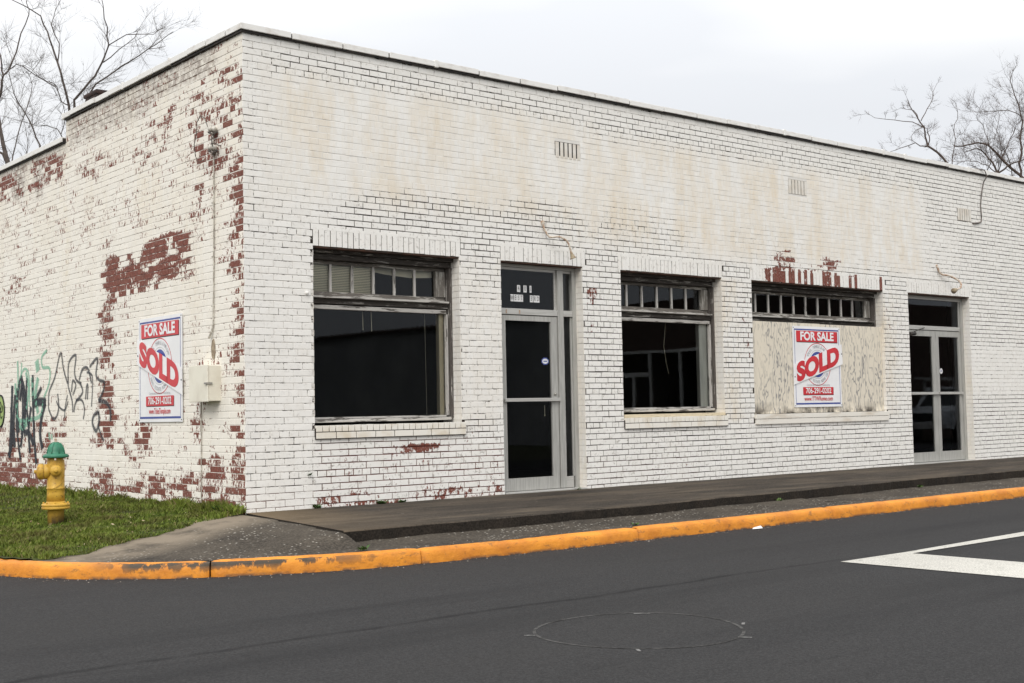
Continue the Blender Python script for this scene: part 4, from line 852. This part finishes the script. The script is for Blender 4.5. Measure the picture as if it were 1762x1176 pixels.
# kerb
joints=[-1.61,-.02,2.40,5.3,8.2,11.1,14,16.9,19.8,22.7]
V=[];F=[];r=np.random.default_rng(3)
prof=[(0,-.30),(0,-.262),(.006,-.20),(.016,-.168),(.032,-.152),(.06,-.146),(.105,-.144),(.135,-.147),(.145,-.155),(.15,-.30)]
cum=0; segs=[[]]
for i in range(len(KP)):
    segs[-1].append(i)
    if i and any((KP[i-1].x<j<=KP[i].x) and KP[i].y<-1.9 for j in joints): segs.append([i])
nrm=[]
for i in range(len(KP)):
    t=(KP[min(i+1,len(KP)-1)]-KP[max(i-1,0)]).normalized(); nrm.append(Vector((-t.y,t.x,0)))
for sgi in segs:
    b=len(V); dz=r.uniform(-.004,.004); do=r.uniform(-.006,.006)
    pts=[(KP[i],nrm[i]) for i in sgi]
    if len(pts)<2: continue
    t=(pts[1][0]-pts[0][0]).normalized(); pts[0]=(pts[0][0]+t*.012,pts[0][1])
    for q,(p,nn) in enumerate(pts):
        en=min(q,len(pts)-1-q); 
        for (o_,z) in prof:
            wv=.004*wob(p.x*1.3+p.y,o_*9)+.0028*math.sin(p.x*31+z*40)*math.cos(p.y*17+o_*30)
            o2=o_+do+wv*(1 if o_<.02 else .4)+ (.010 if en==0 and o_<.03 else 0); zz=z+(dz+.6*wv+(-.008 if en==0 else 0) if z>-.2 else 0)
            P_=p+nn*o2; V.append((P_.x,P_.y,zz))
    n=len(prof)
    for q in range(len(pts)-1):
        for k in range(n-1): F.append((b+q*n+k,b+q*n+k+1,b+(q+1)*n+k+1,b+(q+1)*n+k)[::-1])
    V+= []; 
    for e in (0,len(pts)-1):
        # end cap as fan of quads
        for k in range(n//2-1): F.append((b+e*n+k,b+e*n+k+1,b+e*n+n-2-k,b+e*n+n-1-k))
kb=npmesh('kerb',V,F,M['kerb'],None,None,True); tag(kb,'yellow-orange painted kerb along the street and round the corner',kind='structure')
# pavement sheet (apron + strip under the sidewalk edge)
def ribbon_sheet(name,poly_fn,xs,ys,hf,mat,lift=0):
    X,Y=np.meshgrid(xs,ys); Z=hf(X,Y)+lift; idx=np.arange(X.size).reshape(X.shape); F=[]
    xc=(xs[1:]+xs[:-1])/2; yc=(ys[1:]+ys[:-1])/2; XC,YC=np.meshgrid(xc,yc); ok=poly_fn(XC,YC)
    for i in range(len(yc)):
        for j in range(len(xc)):
            if ok[i,j]: F.append((idx[i,j],idx[i,j+1],idx[i+1,j+1],idx[i+1,j]))
    V=np.stack([X.ravel(),Y.ravel(),Z.ravel()],-1); used=np.unique(np.array(F)); mp_=np.full(len(V),-1); mp_[used]=np.arange(len(used))
    return npmesh(name,V[used],mp_[np.array(F)],mat,None,None,True)
def kerb_side(X,Y,m_=.08):   # inside the block: left of the kerb line
    d=kdist(X,Y); best=np.full(X.shape,1e9); sgn=np.zeros(X.shape)
    for i in range(0,len(KPn)-1,2):
        a=KPn[i]; dd=(X-a[0])**2+(Y-a[1])**2; nn=nrm[i]; s=(X-a[0])*nn.x+(Y-a[1])*nn.y
        m2=dd<best; sgn=np.where(m2,s,sgn); best=np.minimum(best,dd)
    return sgn>m_
def hpav(X,Y):
    g_=gh(X,Y); t=np.clip(-Y/2.04,0,1.0); wz=-.010-.036*t
    k=np.clip(1-(-.19*t-X)/.95,0,1)*(X<-.16*t)*np.clip(1-(-2.02-Y)/.30,0,1)
    return g_+k*(wz-g_)-.004*wob(X*2,Y*2)-np.where((X>.0)&(Y>-1.96),.06,0)
edge_line=lambda X,Y: Y-(.51*X+.03*np.sin(X*7)+.02*np.sin(X*17))      # >0 grass side
pv=ribbon_sheet('pavement',lambda X,Y:kerb_side(X,Y)&((edge_line(X,Y)<.12)|(X>0))&(Y<.1),np.arange(-3,6.01,.06),np.arange(-3.0,.2,.06),hpav,M['apron'])
tag(pv,'pebbly concrete apron and strip between sidewalk and kerb',kind='structure')
pv2=ribbon_sheet('pavement',lambda X,Y:(Y<-1.2)&(Y>-2.86),np.arange(6.0,40.1,.2),np.array([-2.86,-2.8,-2.6,-2.4,-2.2,-2.0,-1.8,-1.6,-1.2]),lambda X,Y:-.150+.008*np.clip((Y+2.8),0,1)-.004*wob(X,Y*2),M['apron'])
tag(pv2,kind='structure')
# raised sidewalk with a broken edge
xs=np.concatenate([np.linspace(0,1,21),np.arange(1.05,14,.05),np.arange(14,40,.25)]); tt=np.linspace(0,1,14)
V=[];nx=len(xs)
def sedge(x): return -2.04+.16*min(max((x-3.5)/3,0),1)+.10*min(max((x-6.5)/2,0),1)+.012*math.sin(x*3.1)+.009*math.sin(x*11)+.006*math.sin(x*29)
for x in xs:
    ye=sedge(x)
    for t in tt:
        x0=x-(.19*t if x<1 else 0)*(1-x)*1.0 if x<1 else x
        y=.05+(ye-.05)*t; z=.002-.036*t**1.1+.0025*float(wob(x*1.5,y*2))
        V.append((x0,y,z))
    V.append((V[-1][0],ye-.012,V[-1][2]-.012)); V.append((V[-1][0],ye-.006,-.30))
n=len(tt)+2; F=[]; 
for i in range(nx-1):
    for k in range(n-1): F.append((i*n+k,(i+1)*n+k,(i+1)*n+k+1,i*n+k+1)[::-1])
b=len(V)
for k in range(n-1):   # left end face
    V.append((V[k][0]+.001,V[k][1],V[k][2])); 
for k in range(n-1): V.append((V[k][0]+.001,V[k][1],-.30))
for k in range(n-2): F.append((b+k,b+k+1,b+n-1+k+1,b+n-1+k))
me_o=npmesh('sidewalk',V,F,M['walk'],None,None,True); tag(me_o,'dark stained concrete sidewalk along the shopfront',kind='structure')
me=me_o.data; me.materials.append(M['walkface'])
nz=np.zeros(len(me.polygons)*3,np.float32); me.polygons.foreach_get('normal',nz); nz=np.abs(nz.reshape(-1,3)[:,2]); me.polygons.foreach_set('material_index',(nz<.6).astype(np.int32)); me.polygons.foreach_set('use_smooth',nz>=.6); me.update()
# sidewalk joints (tooled lines)
m=MB()
for x in (1.9,4.0,6.2,8.9,11.6,14.3,17): m.box(x-.004,x+.004,sedge(x)+.0,.0,-.034,.0035-.0)
# road, far ground
m=MB(); Z=-.262
m.add([(-60,-12.5,Z),(90,-12.5,Z),(90,-.5,Z),(-1.0,-.5,Z),(-1.0,13.5,Z),(-2.86,13.5,Z),(-2.86,60,Z),(-14,60,Z),(-14,-.5,Z),(-60,-.5,Z)],[tuple(range(10))]); m.add([(-14,-60,Z),(-3,-60,Z),(-3,-12.5,Z),(-14,-12.5,Z)],[(0,1,2,3)])
rd=m.build('road',M['asphalt']); tag(rd,'dark grey asphalt street and side street',kind='structure')
m=MB(); m.add([(-1500,-1500,-.30),(1500,-1500,-.30),(1500,1500,-.30),(-1500,1500,-.30)],[(0,1,2,3)]); tag(m.build('ground',M['earth']),'open ground beyond the streets',kind='structure')
# road paint: stop bar and centre line
m=MB(); m.add([(2.22,-5.24,-.257),(3.04,-5.33,-.257),(3.05,-6.3,-.257),(3.02,-11.3,-.257),(2.26,-11.3,-.257),(2.24,-6.7,-.257)],[(5,4,3,2,1,0)][:1]); m.add([(2.22,-5.24,-.2565),(3.06,-5.335,-.2565),(5.0,-5.30,-.2565),(40,-4.6,-.2565),(40,-4.42,-.2565),(5.2,-5.12,-.2565),(3.06,-5.245,-.2565)],[(0,1,2,3,4,5,6)])
mk=m.build('road_marking',M['marking'],rd); 
me=mk.data; me.flip_normals() if me.polygons[0].normal.z<0 else None
m=MB(); n=64; R0=.56; vs=[]
for k in range(n+1):
    a=2*math.pi*k/n; R1=R0+.012*math.sin(3*a); 
    for q in (R1-.009,R1+.009): vs.append((-.965+q*math.cos(a),-6.24+q*math.sin(a),-.2600))
m.add(vs,[(2*k,2*k+1,2*k+3,2*k+2) for k in range(n)]); m.build('chalk_circle',M['chalk'],rd)
m=MB()
for (x,y,a,l) in ((-.57,-5.87,-.7,.16),(-.44,-6.52,.65,.12),(-.76,-6.80,2.2,.12),(-1.40,-6.66,1.0,.10),(-1.50,-5.95,2.4,.10)):
    l*=.6; dx,dy=math.cos(a),math.sin(a); m.add([(x-dx*l/2-dy*.009,y-dy*l/2+dx*.009,-.2590),(x-dx*l/2+dy*.009,y-dy*l/2-dx*.009,-.2590),(x+dx*l/2+dy*.009,y+dy*l/2-dx*.009,-.2590),(x+dx*l/2-dy*.009,y+dy*l/2+dx*.009,-.2590)],[(0,1,2,3)])
m.build('chalk_tick',M['chalkb'],rd)
# ================================================================= grass
lw_=ribbon_sheet('lawn',lambda X,Y:kerb_side(X,Y,.10)&(edge_line(X,Y)>-.05)&(X<.02),np.arange(-3,.13,.07),np.arange(-1.9,14,.07),lambda X,Y:gh(X,Y)+.012+.006*wob(X*2,Y*2)-np.where(edge_line(X,Y)<.05,.03,0),M['lawn'])
tag(lw_,'lawn beside the yard wall',kind='structure')
g=G('grass_blade',.7,.2); rn=g.attr('rnd'); c=g.mix(g.rng(rn,0,.75),(.052,.092,.010),(.165,.205,.032)); c=g.mix(g.rng(rn,.86,.98),c,(.27,.22,.10)); c=g.mix(g.rng(g.noise(2.2,5,.7),.47,.62,0,.75),c,(.10,.078,.030)); c=g.mix(g.rng(g.noise(9,4,.7),.52,.66,0,.6),c,(.022,.034,.008)); g.col(c); M['blade']=g.m
r=np.random.default_rng(5); NB=150000
def blades(n,xr,yr,hm,lo=None):
    x=r.uniform(*xr,n); y=r.uniform(*yr,n); k=kerb_side(x,y,.16)&(edge_line(x,y)>-.01+.03*r.random(n))&(x<-.012); 
    cl=np.sin(x*5.3+np.sin(y*3.1)*2)*np.sin(y*4.7+x*2.0)*.5+.5; k&=(r.random(n)<.45+.55*cl)
    x=x[k];y=y[k];cl=cl[k]; n=len(x); z=gh(x,y)+.008; h=hm*(.4+.9*r.random(n))*(.35+1.15*cl); near=x>-.25; h=np.where(near,h*1.7,h)
    a=r.uniform(0,6.283,n); lean=r.uniform(.15,.9,n)*h; wd=r.uniform(.0025,.0055,n)*1.35; b=a+1.57+r.normal(0,.5,n)
    V=np.zeros((n,4,3)); dx,dy=np.cos(b)*wd,np.sin(b)*wd
    V[:,0]=np.stack([x-dx,y-dy,z],-1); V[:,1]=np.stack([x+dx,y+dy,z],-1)
    V[:,2]=np.stack([x+dx*.8+np.cos(a)*lean*.4,y+dy*.8+np.sin(a)*lean*.4,z+h*.62],-1); V[:,3]=np.stack([x+np.cos(a)*lean,y+np.sin(a)*lean,z+h],-1)
    F=(np.array([[0,1,2],[0,2,3]])[None]+4*np.arange(n)[:,None,None]).reshape(-1,3)
    rv=np.repeat(np.clip(.45*cl+.55*r.random(n)+(r.random(n)<.05)*.5,0,1),4)
    return V.reshape(-1,3),F,rv
parts=[blades(115000,(-2.95,0),(-1.6,3.2),.040),blades(60000,(-2.95,0),(3.2,12),.045)]
Vs=[];Fs=[];R_=[];o_=0
for V,F,rv in parts: Vs.append(V);Fs.append(F+o_);R_.append(rv);o_+=len(V)
gr=npmesh('grass',np.concatenate(Vs),np.concatenate(Fs),M['blade'],{'rnd':np.concatenate(R_)}); tag(gr,'short rough green grass between the kerb and the yard wall','grass',kind='stuff')
V=[];F=[];r=np.random.default_rng(31); q=0
while q<420:
    x=r.uniform(-2.75,-.05); y=r.uniform(-1.4,7)
    if not (y-.51*x>.0 and bool(kerb_side(np.array([x]),np.array([y]),.16)[0])): continue
    s=r.uniform(.008,.022); a=r.uniform(0,6.28); z=float(gh(np.array([x]),np.array([y]))[0])+r.uniform(.02,.045); b=len(V); q+=1
    for k in range(4): V.append((x+s*math.cos(a+k*1.57)*(1 if k%2 else .5),y+s*math.sin(a+k*1.57)*(1 if k%2 else .5),z+r.uniform(-.008,.008)))
    F.append((b,b+1,b+2,b+3))
lv=npmesh('dead_leaves',V,F,simple('dead_leaf',(.20,.12,.06),(.36,.29,.19),5)); tag(lv,'scattered dry leaves lying in the grass','leaves',kind='stuff')
g=G('weed_leaf',.6,.3); g.col(g.mix(g.rng(g.noise(8,2),.4,.6),(.045,.10,.02),(.08,.13,.03))); M['leaf']=g.m
def weed(x,y,z,n,s,label,wallside=False):
    m=MB(); r_=random.Random(int(x*97+y*31+n))
    for i in range(n):
        a=r_.uniform(0,6.28); l=s*r_.uniform(.5,1.1); px=x+r_.uniform(-1,1)*s*.7; py=y+r_.uniform(-.25,.25)*s; w_=l*.22
        if wallside: a=r_.uniform(3.4,6.0)
        dx,dy=math.cos(a),math.sin(a); h=l*r_.uniform(.3,.9)
        m.add([(px,py,z),(px+dx*l*.5-dy*w_,py+dy*l*.5+dx*w_,z+h*.7),(px+dx*l,py+dy*l,z+h),(px+dx*l*.5+dy*w_,py+dy*l*.5-dx*w_,z+h*.6)],[(0,1,2,3)])
    o=m.build('weed',M['leaf']); tag(o,label,'weed','weeds in the cracks'); return o
weed(1.55,-.03,.0,60,.055,'low green weed clump at the wall foot below the first window'); weed(1.80,-.04,.0,40,.05,'second weed clump, right of the low one below the first window')
weed(.70,-.012,.33,14,.035,'tiny weed growing out of the brickwork low left of the first window',True); weed(.78,-.03,.0,22,.06,'small weed at the wall foot left of the first window')
weed(-.33,-2.56,-.145,26,.05,'tiny weed in the crack beside the kerb near the sidewalk corner'); weed(5.6,-1.98,-.14,30,.06,'weed tuft under the broken sidewalk edge'); weed(4.3,-.06,.0,16,.035,'weed at the foot of the single glass door'); weed(2.55,-2.74,-.145,18,.04,'small weed behind the kerb at the second joint')
weed(-.13,.16,.0,120,.10,'leafy green weed clump at the building corner'); weed(8.6,-1.86,-.14,24,.06,'weed tuft at the sidewalk step before the double door')
m=MB(); m.add([(3.86,-3.03,-.258),(3.97,-3.07,-.255),(4.0,-3.02,-.235),(3.93,-2.985,-.25)],[(0,1,2,3)]); m.add([(3.93,-2.985,-.25),(4.0,-3.02,-.235),(4.04,-2.99,-.255)],[(0,1,2)]); tag(m.build('litter',M['sign_white']),'crumpled white paper scrap in the gutter','litter')
# pebbles and grit along the gutter: uncountable
V=[];F=[];r=np.random.default_rng(9)
for i in range(2600):
    k=r.integers(60,len(KP)-60); p=KP[k]; nn=nrm[k]; o_=-abs(r.normal(0,.07))-.004 if r.random()<.6 else .16+abs(r.normal(0,.12)); q=p+nn*float(o_)
    if q.y>-1.0: continue
    z=-.262 if o_<0 else float(hpav(np.array([q.x]),np.array([q.y]))[0]) if q.x<6 else -.146
    s=r.uniform(.0025,.008); b=len(V); j=r.uniform(.6,1.3,6)
    for (dx,dy,dz),jj in zip(((1,0,0),(-1,0,0),(0,1,0),(0,-1,0),(0,0,.8),(0,0,-.5)),j): V.append((q.x+dx*s*jj,q.y+dy*s*jj,z+dz*s*jj))
    for f in ((0,2,4),(2,1,4),(1,3,4),(3,0,4)): F.append(tuple(b+t for t in f))
gt=npmesh('gravel',V,F,simple('grit',(.12,.10,.08),(.30,.27,.23),40),None); tag(gt,'loose grit along the gutter','gravel',kind='stuff')
# ================================================================= hydrant
hz=float(gh(np.array([-1.38]),np.array([1.3]))[0])
H=empty('fire_hydrant',(-1.385,1.25,hz-.03)); H.scale=(.93,.93,.935); tag(H,'yellow fire hydrant with a green bonnet standing in the grass','fire hydrant')
g=G('hydrant_yellow',.45,.4); c=g.mix(g.rng(g.noise(7,5,.6),.4,.65),(.62,.38,.055),(.46,.26,.035)); zq=N(g.t,'ShaderNodeSeparateXYZ'); g.L(g.pos(),zq.inputs[0])
c=g.mix(g.math('MULTIPLY',g.rng(zq.outputs[2],.20,.06),g.rng(g.noise(9,4,.6,(1,1,.4)),.30,.52)),c,(.10,.075,.05)); c=g.mix(g.rng(g.noise(34,4,.7),.60,.66,0,.8),c,(.14,.07,.03)); c=g.mix(g.rng(g.noise(8,6,.75,(1,1,.3),(3,3,3)),.56,.66,0,.6),c,(.26,.13,.03)); g.col(c); g.bump(g.noise(30,5,.7),.5,.006); M['hyd']=g.m
g=G('hydrant_green',.45,.4); c=g.mix(g.rng(g.noise(8,5,.6),.4,.65),(.035,.20,.115),(.025,.135,.08)); c=g.mix(g.rng(g.noise(40,4,.7),.66,.72,0,.6),c,(.12,.07,.04)); g.col(c); g.bump(g.noise(30,4,.6),.3,.004); M['hydg']=g.m
m=MB(); m.lathe([(.082,-.05),(.082,.19),(.09,.20)],28); m.build('lower_barrel',M['hyd'],H,True)
m=MB(); m.lathe([(.10,.195),(.138,.20),(.142,.208),(.142,.222),(.136,.230),(.142,.234),(.142,.250),(.132,.258),(.098,.266),(.092,.28)],32); m.build('flange',M['hyd'],H,True)
m=MB(); m.lathe([(.092,.27),(.088,.36),(.088,.405),(.094,.41),(.094,.418),(.088,.424),(.087,.55),(.090,.60),(.088,.66),(.084,.71),(.082,.745)],32)
m.build('upper_barrel',M['hyd'],H,True)
th=math.radians(20); rv=Vector((-.7685,.6397,0)); fv=Vector((-.6397,-.7685,0))
d1=(rv*math.cos(th)+fv*math.sin(th)); d2=(-rv*math.sin(th)+fv*math.cos(th))
def noz(dv,zc,prof,name,lugs=0):
    mt=Matrix.Translation((0,0,zc))@dv.to_track_quat('Z','Y').to_matrix().to_4x4(); m=MB(); m.lathe(prof,24,mt); o=m.build(name,M['hyd'],H,True); return o,mt
o,mt=noz(d1,.59,[(.078,.04),(.078,.115),(.070,.12)],'pumper_outlet')
m=MB(); m.lathe([(.080,.121),(.083,.125),(.083,.160),(.076,.172),(.050,.186),(.022,.190),(.018,.212),(.012,.214)],24,mt); cp=m.build('outlet_cap',M['hyd'],o,True)
for dv,n2 in ((d2,'hose_outlet'),(-d2,'hose_outlet')):
    o,mt=noz(dv,.60,[(.050,.05),(.052,.105),(.060,.108),(.060,.118)],n2)
    m=MB(); m.lathe([(.056,.119),(.056,.135),(.048,.146),(.030,.152),(.018,.154),(.017,.178),(.010,.180)],20,mt); m.build('outlet_cap',M['hyd'],o,True)
m=MB(); m.lathe([(.09,.728),(.128,.732),(.131,.738),(.131,.752),(.122,.762),(.094,.772),(.088,.80),(.078,.835),(.058,.868),(.040,.880),(.034,.884),(.034,.892)],32)
for k in range(8):
    a=2*math.pi*k/8; P_=[(R1*math.cos(a),R1*math.sin(a),z) for R1,z in ((.095,.775),(.090,.80),(.080,.835),(.060,.868),(.042,.882))]; m.tube(P_,.005,6)
m.build('bonnet',M['hydg'],H,True)
m=MB(); m.lathe([(.016,.89),(.016,.925),(.010,.930)],5); m.build('operating_nut',M['rust'],H)
m=MB()
for k in range(8):
    a=2*math.pi*(k+.5)/8; m.lathe([(.010,.708),(.010,.728)],6,Matrix.Translation((.117*math.cos(a),.117*math.sin(a),0)))
m.split('bonnet_bolt',M['rust'],H)
m=MB()
for k in range(8):
    a=2*math.pi*(k+.5)/8; m.lathe([(.011,.2575),(.011,.272),(.005,.276)],6,Matrix.Translation((.120*math.cos(a),.120*math.sin(a),0)))
m.split('flange_bolt',M['hyd'],H)
m=MB(); P_=[]
for k in range(14): a=math.atan2(d2.y,d2.x)+1.2-k*.16; P_.append((.094*math.cos(a),.094*math.sin(a),.55-.01*k-.05*math.sin(k/13*3.1)))
m.tube(P_,.004,5); P_=[]
m.build('cap_chain',M['hyd'],H)
# ================================================================= bare trees
bark=simple('winter_bark',(.12,.10,.09),(.07,.058,.053),9,.9,.1)
bark2=simple('winter_bark_brown',(.12,.092,.08),(.075,.058,.052),9,.9,.1)
def twigs(m,p,d,l,r_,lev,R):
    n=max(3,int(l/.16)); pts=[p]; dd=d.normalized(); cur=p
    for i in range(n):
        dd=(dd+Vector((R.gauss(0,.09),R.gauss(0,.09),R.gauss(.05,.08)))).normalized(); cur=cur+dd*(l/n); pts.append(cur)
    m.tube(pts,[r_*(1-.75*i/n) for i in range(n+1)],4 if r_>.01 else 3,False)
    if lev>0:
        k=R.randint(4,7) if lev>1 else R.randint(2,5)
        for _ in range(k):
            i=R.randint(1,n-1); s=Vector((R.gauss(0,1),R.gauss(0,1),R.gauss(.3,.7))).normalized(); nd=(dd*.9+s*.8).normalized()
            twigs(m,pts[i],nd,l*R.uniform(.4,.8),r_*.6,lev-1,R)
def make_tree(key,label,mat,dens,tl):
    L_=[(a_*(.60 if key=='treeC' else .50 if key=='treeD' else .8),b_) for a_,b_ in TREES[key]]; R=random.Random(len(key)+ord(key[-1]))
    base=Vector(L_[0][1][0]); T=empty('bare_tree',(base.x,base.y,-.3)); tag(T,label,'tree','bare winter trees behind the building'); o=Vector(T.location)
    tr_=MB(); crn=MB()
    for li,(rad,pts) in enumerate(L_):
        P=[Vector(p) for p in pts]; Q=[]
        if li==0: P[0].z=-.4
        for i in range(len(P)-1):
            n=max(2,int((P[i+1]-P[i]).length/.22))
            for s in range(n):
                q=P[i].lerp(P[i+1],s/n)
                if 0<s: q=q+Vector((R.gauss(0,.018),R.gauss(0,.03),R.gauss(0,.018)))
                Q.append(q-o)
        Q.append(P[-1]-o); n=len(Q)
        if li==0:
            cut=min(range(n),key=lambda i:abs(Q[i].z+o.z-5.2)); R0=max(.16,rad*1.9)
            rs=[R0+(rad-R0)*min(1,i/cut) for i in range(cut+1)]; tr_.tube(Q[:cut+1],rs,10)
            crn.tube(Q[cut:],[rad*(1-.85*i/(n-cut)) for i in range(n-cut)],7)
        else: crn.tube(Q,[rad*(1-.82*i/n) for i in range(n)],6)
        for i in range(2,n,1):
            if Q[i].z+o.z<5.0: continue
            for _ in range(int(dens+R.random())):
                t=(Q[i]-Q[i-1]).normalized(); s=Vector((R.gauss(0,1),R.gauss(0,1),R.gauss(.2,.8))).normalized()
                twigs(crn,Q[i],(t*.7+s*.9).normalized(),tl*R.uniform(.35,1.0),.0048+.09*rad*(1-i/n),2,R)
    tr_.build('trunk',mat,T,True); crn.build('crown',mat,T)
make_tree('treeA','leftmost bare tree, dark leaning trunk rising behind the low rear wall',bark,.60,1.15)
make_tree('treeB','bare tree whose fanned limbs rise beside the roof flue behind the step in the parapet',bark,.60,1.1)
make_tree('treeC','small bare tree with forked branches above the right part of the parapet',bark2,.8,.5)
make_tree('treeD','dense bare tree at the far right edge behind the parapet',bark2,2.2,.85)
# ================================================================= across the street (seen only as a reflection in the glass)
B=empty('storefront_building',(24,-13.6,0)); tag(B,'long low storefront building across the street, mirrored in the windows','building')
bm_=ground_mat('brown_brick',(.12,.085,.07),(.08,.058,.05),2,30); pale=simple('pale_frame',(.80,.79,.76),(.70,.69,.66),1); gw=simple('grey_render',(.34,.34,.34),(.26,.265,.27),.6)
m=MB(); m.box(.02,12,-7,0,2.80,4.4); m.box(.02,.4,-7,-5.3,-.3,2.8); m.box(.02,.4,-.95,0,-.3,2.8); m.build('wall',bm_,B)
m=MB(); m.box(.02,12,-28,-7.02,-.3,4.3); m.build('wall',gw,B)
m=MB(); m.box(2.5,2.6,-5.3,-.95,-.3,2.8); m.build('inner_wall',M['room'],B)
m=MB(); m.box(0,14,-.0+.01,.4,-.3,4.2); m.build('wall',bm_,B)
for y,zt in ((-5.2,2.74),(-4.45,1.98),(-3.7,2.74),(-2.4,2.74),(-1.05,2.74)):
    m=MB(); m.box(-.03,.05,y-.06,y+.06,-.28,zt); m.build('mullion',pale,B)
m=MB(); m.box(-.03,.05,-5.3,-.95,2.745,2.84); m.build('shopfront_head',pale,B)
m=MB(); m.box(-.03,.05,-5.135,-3.765,1.985,2.13); m.build('door_head',pale,B)
m=MB()
for i in range(60): m.tube([(-.12,-7.1-i*.34,4.27),(-.12,-7.3-i*.34,4.37),(-.12,-7.42-i*.34,4.27)],.07,6)
m.build('roof_tiles',bm_,B)

# pickup truck parked up the street, out of the picture but mirrored in the double door
T=empty('pickup_truck',(28.6,-10.6,-.262)); tag(T,'pale pickup truck with a ladder rack parked up the street, mirrored in the double door','pickup truck')
pp_=simple('pale_car_paint',(.62,.63,.64),(.55,.56,.57),2,.3,.5); dk=M['sign_black']
def prism(m,pts,y0,y1):
    n=len(pts); m.add([(x,y0,z) for x,z in pts]+[(x,y1,z) for x,z in pts],[tuple(range(n)),tuple(range(2*n-1,n-1,-1))]+[(k,k+n,(k+1)%n+n,(k+1)%n) for k in range(n)])
m=MB(); prism(m,[(0,.45),(.05,.95),(1.25,1.08),(1.95,1.72),(3.1,1.75),(3.25,1.10),(5.2,1.08),(5.25,.45),(4.75,.42),(4.6,.72),(4.2,.80),(3.85,.72),(3.7,.42),(1.5,.42),(1.35,.72),(.95,.80),(.6,.72),(.45,.42)],-.92,.92); m.build('body',pp_,T)
m=MB(); m.add([(1.30,-.78,1.12),(1.30,.78,1.12),(1.90,.70,1.66),(1.90,-.70,1.66)],[(0,1,2,3)]); 
for v in range(4): m.v[v]=(m.v[v][0]-.012,m.v[v][1],m.v[v][2]+.012)
m.build('windscreen',dk,T)
for s in (-1,1):
    m=MB(); m.box(1.75,3.0,s*.925-.004,s*.925+.004,1.15,1.62); m.build('side_window',dk,T)
    m=MB(); m.box(-.03,.03,s*.72-.14,s*.72+.14,.70,.88,.01); m.build('headlight',M['sticker'],T)
    for x in (.95,4.2):
        m=MB(); m.lathe([(.34,-.11),(.36,-.08),(.36,.08),(.34,.11)],24,Matrix.Translation((x,s*.84,.36))@Matrix.Rotation(math.pi/2,4,'X')); w_=m.build('wheel',dk,T,True)
        m=MB(); m.lathe([(.19,-.125),(.19,.125)],16,Matrix.Translation((x,s*.84,.36))@Matrix.Rotation(math.pi/2,4,'X')); m.build('rim',M['alu'],w_)
m=MB(); m.box(-.10,.0,-.9,.9,.42,.60,.02); m.build('bumper',M['alu'],T)
m=MB(); m.box(-.02,.04,-.55,.55,.66,.90,.005); m.build('grille',dk,T)
m=MB()
for x in (1.7,3.4,5.0):
    m.box(x,x+.06,-.85,.85,1.92,1.98)
    for s in (-1,1): m.box(x,x+.06,s*.85-.03,s*.85+.03,1.08,1.92)
for s in (-1,1): m.box(1.2,5.2,s*.85-.03,s*.85+.03,1.981,2.04)
m.build('ladder_rack',M['alu'],T)
